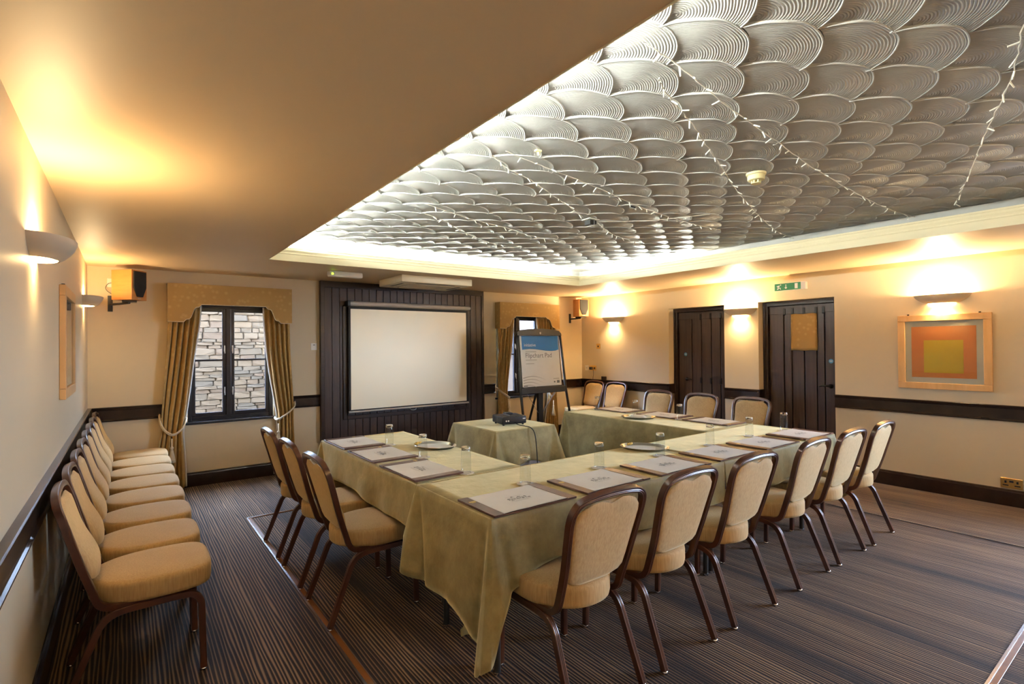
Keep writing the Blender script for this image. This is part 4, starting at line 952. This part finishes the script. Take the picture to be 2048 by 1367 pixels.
MB().box(-.045, .055, -.010, -.0005, -.045, .045).obj('plate', M['white'], o, bevel=(.003, 1)); MB().box(-.01, .04, -.03, -.010, -.015, .015).obj('plug', M['white'], o, bevel=(.004, 1))
tag(MB().tube(smooth_path([(.215, -.03, 2.175), (.165, -.045, 2.16), (.145, -.045, 2.11), (.19, -.06, 2.06), (.27, -.10, 2.04), (.285, -.13, 2.05)], 6), .003, 6).obj('speaker_cable', M['acd'], smooth=True), 'thin cable looping from the socket to the corner loudspeaker', 'cable')

# ------------------------------------------------------------------ ceiling fittings
ac = thing('air_conditioner', 'beige ceiling air conditioning cassette above the screen', 'air conditioner', (3.32, -.80, H))
MB().box(-.475, .475, -.325, .345, -.085, -.0005).obj('casing', M['ac'], ac, bevel=(.012, 2), smooth=True)
MB().box(-.30, .30, -.17, .19, -.092, -.085).obj('intake_panel', M['ac'], ac, bevel=(.003, 1))
for (a, c, d, e) in ((-.26, .26, -.262, -.232), (-.26, .26, .255, .285), (-.405, -.375, -.16, .18), (.375, .405, -.16, .18)): MB().box(a, c, d, e, -.0865, -.080).obj('air_slot', M['acd'], ac)
em = thing('emergency_light', 'white emergency light tube on the ceiling by the panelling', 'emergency light', (2.26, -.93, H))
MB().box(-.185, .185, -.045, .045, -.062, -.0005).obj('body', M['white'], em, bevel=(.018, 3), smooth=True)
MB().box(-.186, -.13, -.048, .046, -.050, -.003).obj('end_block', M['alu'], em, bevel=(.008, 2)); MB().cyl((-.155, -.048, -.035), (-.155, -.052, -.035), .010, 10).obj('indicator', M['led'], em)
sm_ = thing('smoke_detector', 'round cream smoke detector on the fan plaster ceiling', 'smoke detector', (3.42, -4.985, HC - .014))
MB().lathe([(0, 0), (.058, 0), (.056, -.012), (.050, -.014), (.048, -.042), (.040, -.046), (0, -.044)], 28).obj('body', M['smokec'], sm_, smooth=True, angle=40)
for k in range(6): a = k * PI / 3; MB().box(.022 * math.cos(a) - .004, .022 * math.cos(a) + .004, .022 * math.sin(a) - .004, .022 * math.sin(a) + .004, -.062, -.043).obj('cage_bar', M['smokec'], sm_)
MB().lathe([(0, -.060), (.028, -.060), (.028, -.064), (0, -.064)], 18).obj('cage_cap', M['smokec'], sm_)
jb = thing('ceiling_socket', 'black cable socket hanging from the fan plaster ceiling', 'socket', (3.42, -3.57, HC - .014))
MB().box(-.06, .06, -.045, .045, -.008, 0).obj('plate', M['white'], jb, bevel=(.002, 1)); MB().box(-.045, .0, -.035, .03, -.05, -.008).obj('socket_block', M['black'], jb, bevel=(.004, 1)); MB().box(.008, .04, -.03, .03, -.042, -.008).obj('socket_block', M['black'], jb, bevel=(.004, 1)); MB().box(-.004, .008, -.04, .035, -.055, -.006).obj('divider', M['steel'], jb)
hk = thing('ceiling_hook', 'small black hook on the fan plaster ceiling', 'hook', (3.39, -4.04, HC - .012)); MB().box(-.03, .03, -.008, .008, -.012, 0).obj('strap', M['handle'], hk, bevel=(.002, 1)); MB().cyl((.03, 0, -.006), (.05, .01, -.014), .007, 8).obj('tip', M['white'], hk)
hk = thing('ceiling_hook', 'small brass fixing on the fan plaster ceiling near the smoke detector', 'hook', (2.085, -4.50, HC - .012)); MB().box(-.018, .018, -.012, .012, -.010, 0).obj('plate', M['smokec'], hk, bevel=(.002, 1)); MB().cyl((0, 0, -.01), (.008, .004, -.024), .008, 8).obj('tip', M['smokec'], hk)

# fairy light strings pinned to the coffer ceiling
bulb_me = MB().cyl((0, 0, 0), (0, 0, -.034), .0034, 6, .0028).mesh('bulb', M['bulb'])
ZF = HC - .030
_o = Vector((0.30895, -6.63916, 1.5))
def strand(lab, P, step=.105, bulbs=True, sag=.0):
    o = thing('fairy_lights', lab, 'string lights', (P[0][0], P[0][1], ZF), group='white fairy light strings')
    L = [Vector(p) for p in smooth_path([(x, y, ZF + rnd.uniform(-.004, .004) - (0 if bulbs else .014)) for x, y in P], 10)]
    for i, p in enumerate(L): p += Vector((rnd.uniform(-.004, .004), rnd.uniform(-.004, .004), 0))
    org = Vector((P[0][0], P[0][1], ZF))
    MB().tube([tuple(p - org) for p in L], .0024, 5).obj('wire', M['wire'], o)
    if bulbs:
        acc = 0.0
        for a, c in zip(L[:-1], L[1:]):
            acc += (c - a).length
            if acc > step:
                acc = 0.0; b = link('bulb', bulb_me, o, tuple(c - org)); b.rotation_euler = (rnd.uniform(-1.2, 1.2), rnd.uniform(-1.2, 1.2), 0)
STR = [
    ('fairy light string crossing the ceiling closest to the smoke detector', [(1.726, -5.497), (1.999, -5.468), (2.427, -5.4), (2.985, -5.326), (3.67, -5.247), (4.561, -5.181), (5.086, -5.163), (5.506, -5.206)], True),
    ('fairy light string running beside the smoke detector to the doors side cornice', [(1.966, -5.376), (2.102, -5.312), (2.392, -5.221), (2.988, -4.993), (3.72, -4.714), (4.799, -4.357), (5.412, -4.227), (5.883, -4.198)], True),
    ('fairy light string passing beyond the ceiling hook', [(1.922, -4.423), (2.317, -4.338), (2.84, -4.239), (3.32, -4.127), (3.871, -4.037), (4.231, -4.012), (4.608, -4.014)], True),
    ('fairy light string ending at the black ceiling socket', [(1.9, -4.337), (2.082, -4.225), (2.331, -4.122), (2.591, -3.996), (2.917, -3.831), (3.272, -3.624)], True),
    ('fairy light string leading from the black ceiling socket to the far cornice', [(3.51, -3.56), (3.669, -3.467), (3.943, -3.333), (4.216, -3.245), (4.523, -3.215)], True),
    ('fairy light string at the picture end of the coffer', [(2.663, -6.286), (3.079, -6.189), (3.725, -5.99), (4.44, -5.778), (5.31, -5.51)], True),
    ('plain white wire running from the black ceiling socket', [(3.433, -3.634), (3.588, -3.74), (3.752, -3.915), (3.866, -4.074), (3.987, -4.31)], False),
    ('fairy light string over the screen, farther from the window wall', [(2.039, -3.269), (2.35, -3.14), (2.599, -3.059), (2.959, -2.98), (3.306, -2.872), (3.75, -2.783)], True),
    ('fairy light string over the screen, closer to the window wall', [(2.168, -3.015), (2.411, -2.888), (2.758, -2.625), (3.179, -2.396), (3.454, -2.302)], True)]
for lab, P, bl in STR: strand(lab, P, bulbs=bl)

# ------------------------------------------------------------------ exit sign
ex = thing('exit_sign', 'green running man exit sign above the plank door', 'exit sign', (W, -3.62, 2.19))
MB().box(-.055, -.0005, -.185, .185, -.045, .045).obj('housing', M['alu'], ex, bevel=(.006, 2))
MB().box(-.0575, -.0555, -.130, .178, -.042, .042).obj('green_panel', M['green'], ex)
def sg(pts, nm): MB().prism([(y, z) for y, z in pts], 'x', -.0590, -.0577).obj(nm, M['signw'], ex)
sg([(.150, -.026), (.135, -.030), (.120, -.006), (.140, -.012)], 'running_man'); sg([(.135, -.008), (.112, .014), (.122, .022), (.146, .002)], 'running_man'); sg([(.121, -.010), (.108, -.030), (.100, -.026), (.113, -.002)], 'running_man'); sg([(.110, .020), (.098, .020), (.098, .031), (.110, .031)], 'running_man'); sg([(.126, .012), (.150, .008), (.152, .014), (.128, .020)], 'running_man')
sg([(.046, .028), (.038, .028), (.038, -.008), (.046, -.008)], 'arrow'); sg([(.060, -.008), (.042, -.028), (.024, -.008)], 'arrow')
sg([(-.062, .032), (-.096, .032), (-.096, -.030), (-.062, -.030)], 'door_symbol')
MB().cyl((-.03, .186, .02), (-.03, .190, .02), .010, 10).obj('indicator', M['led'], ex)

# ------------------------------------------------------------------ pictures
def picture(lab, x, y, z, rz, wd, ht, m0, m1):
    root = thing('framed_print', lab, 'picture', (x, y, z), rz)
    t_ = .062
    for (a, c, d, e) in ((-wd / 2, wd / 2, ht / 2 - t_, ht / 2), (-wd / 2, wd / 2, -ht / 2, -ht / 2 + t_), (-wd / 2, -wd / 2 + t_, -ht / 2 + t_, ht / 2 - t_), (wd / 2 - t_, wd / 2, -ht / 2 + t_, ht / 2 - t_)):
        MB().box(a, c, -.030, -.0005, d, e).obj('frame', M['pine'], root, bevel=(.004, 2))
    iw, ih = wd / 2 - t_, ht / 2 - t_
    MB().box(-iw, iw, -.012, -.002, -ih, ih).obj('mount', M['mount'], root)
    aw, ah = iw - .052, ih - .055
    MB().box(-aw, aw, -.0135, -.0122, -ah - .002, ah).obj('print', m0, root)
    if m1: MB().box(-aw * .60, aw * .62, -.0142, -.0136, -ah * .82, ah * .46).obj('print_block', m1, root)
    MB().box(-iw, iw, -.020, -.018, -ih, ih).obj('glazing', M['pglass'], root)
    for s in (-.38, .38): MB().cyl((s * wd, -.012, ht / 2), (s * wd, -.012, ht / 2 + .012), .009, 8).obj('hanger', M['handle'], root)
    return root
picture('pale wood framed print of a yellow block on orange', W, -5.065, 1.405, -PI / 2, .735, .742, M['orange'], M['yellow'])
picture('pale wood framed rust coloured print over the chair row', 0, -2.335, 1.545, PI / 2, .735, .665, M['pinkp'], None)

# ------------------------------------------------------------------ switches and sockets
def plate(nm, lab, cat, x, y, z, rz, wd, ht, m_, extra=None):
    o = thing(nm, lab, cat, (x, y, z), rz)
    MB().box(-wd / 2, wd / 2, -.009, -.0005, -ht / 2, ht / 2).obj('plate', m_, o, bevel=(.002, 1))
    return o
o = plate('thermostat', 'small white thermostat beside the dark panelling', 'thermostat', 2.178, 0, 1.513, 0, .075, .085, M['white']); MB().box(-.012, .012, -.0105, -.009, .018, .026).obj('window', M['acd'], o)
o = plate('light_switch', 'square brass switch below the corner wall light', 'switch', W, -.405, 1.483, -PI / 2, .088, .088, M['brass']); MB().box(-.010, .010, -.016, -.009, -.016, .012).obj('toggle', M['black'], o)
o = plate('data_socket', 'white socket plate in the far corner', 'socket', W, -.125, 1.108, -PI / 2, .085, .085, M['white']); MB().box(-.014, .014, -.0105, -.009, -.012, .012).obj('port', M['alu'], o)
o = plate('double_socket', 'brass double socket with a black plug in the far corner', 'socket', W, -.275, 1.110, -PI / 2, .146, .086, M['brass']); MB().box(-.062, -.012, -.04, -.009, -.03, .018).obj('plug', M['black'], o, bevel=(.006, 2)); MB().box(.02, .055, -.0105, -.009, -.02, .012).obj('socket_face', M['black'], o)
tag(MB().tube(smooth_path([(W - .03, -.30, 1.08), (W - .03, -.305, 1.0), (W - .045, -.308, .93), (W - .04, -.31, .80), (W - .03, -.31, .30), (W - .03, -.31, .01)], 5), .004, 6).obj('plug_cable', M['black'], smooth=True), 'black cable hanging from the plug in the far corner', 'cable')
o = MB().box(W - .03, W - .0005, -.585, -.485, .919, .975).obj('wooden_block', M['dark'], bevel=(.004, 1)); tag(o, 'dark wooden block standing on the rail behind the corner chairs', 'block')
o = plate('wall_socket', 'brass double socket above the skirting under the framed print', 'socket', W, -5.545, .208, -PI / 2, .150, .090, M['brass'])
for s in (-.04, .04): MB().box(s - .007, s + .007, -.0102, -.009, .0, .022).box(s - .020, s + .020, -.0102, -.009, -.024, -.014).obj('pin_slot', M['black'], o)
MB().box(-.014, .014, -.0125, -.009, .008, .026).obj('rocker', M['black'], o)
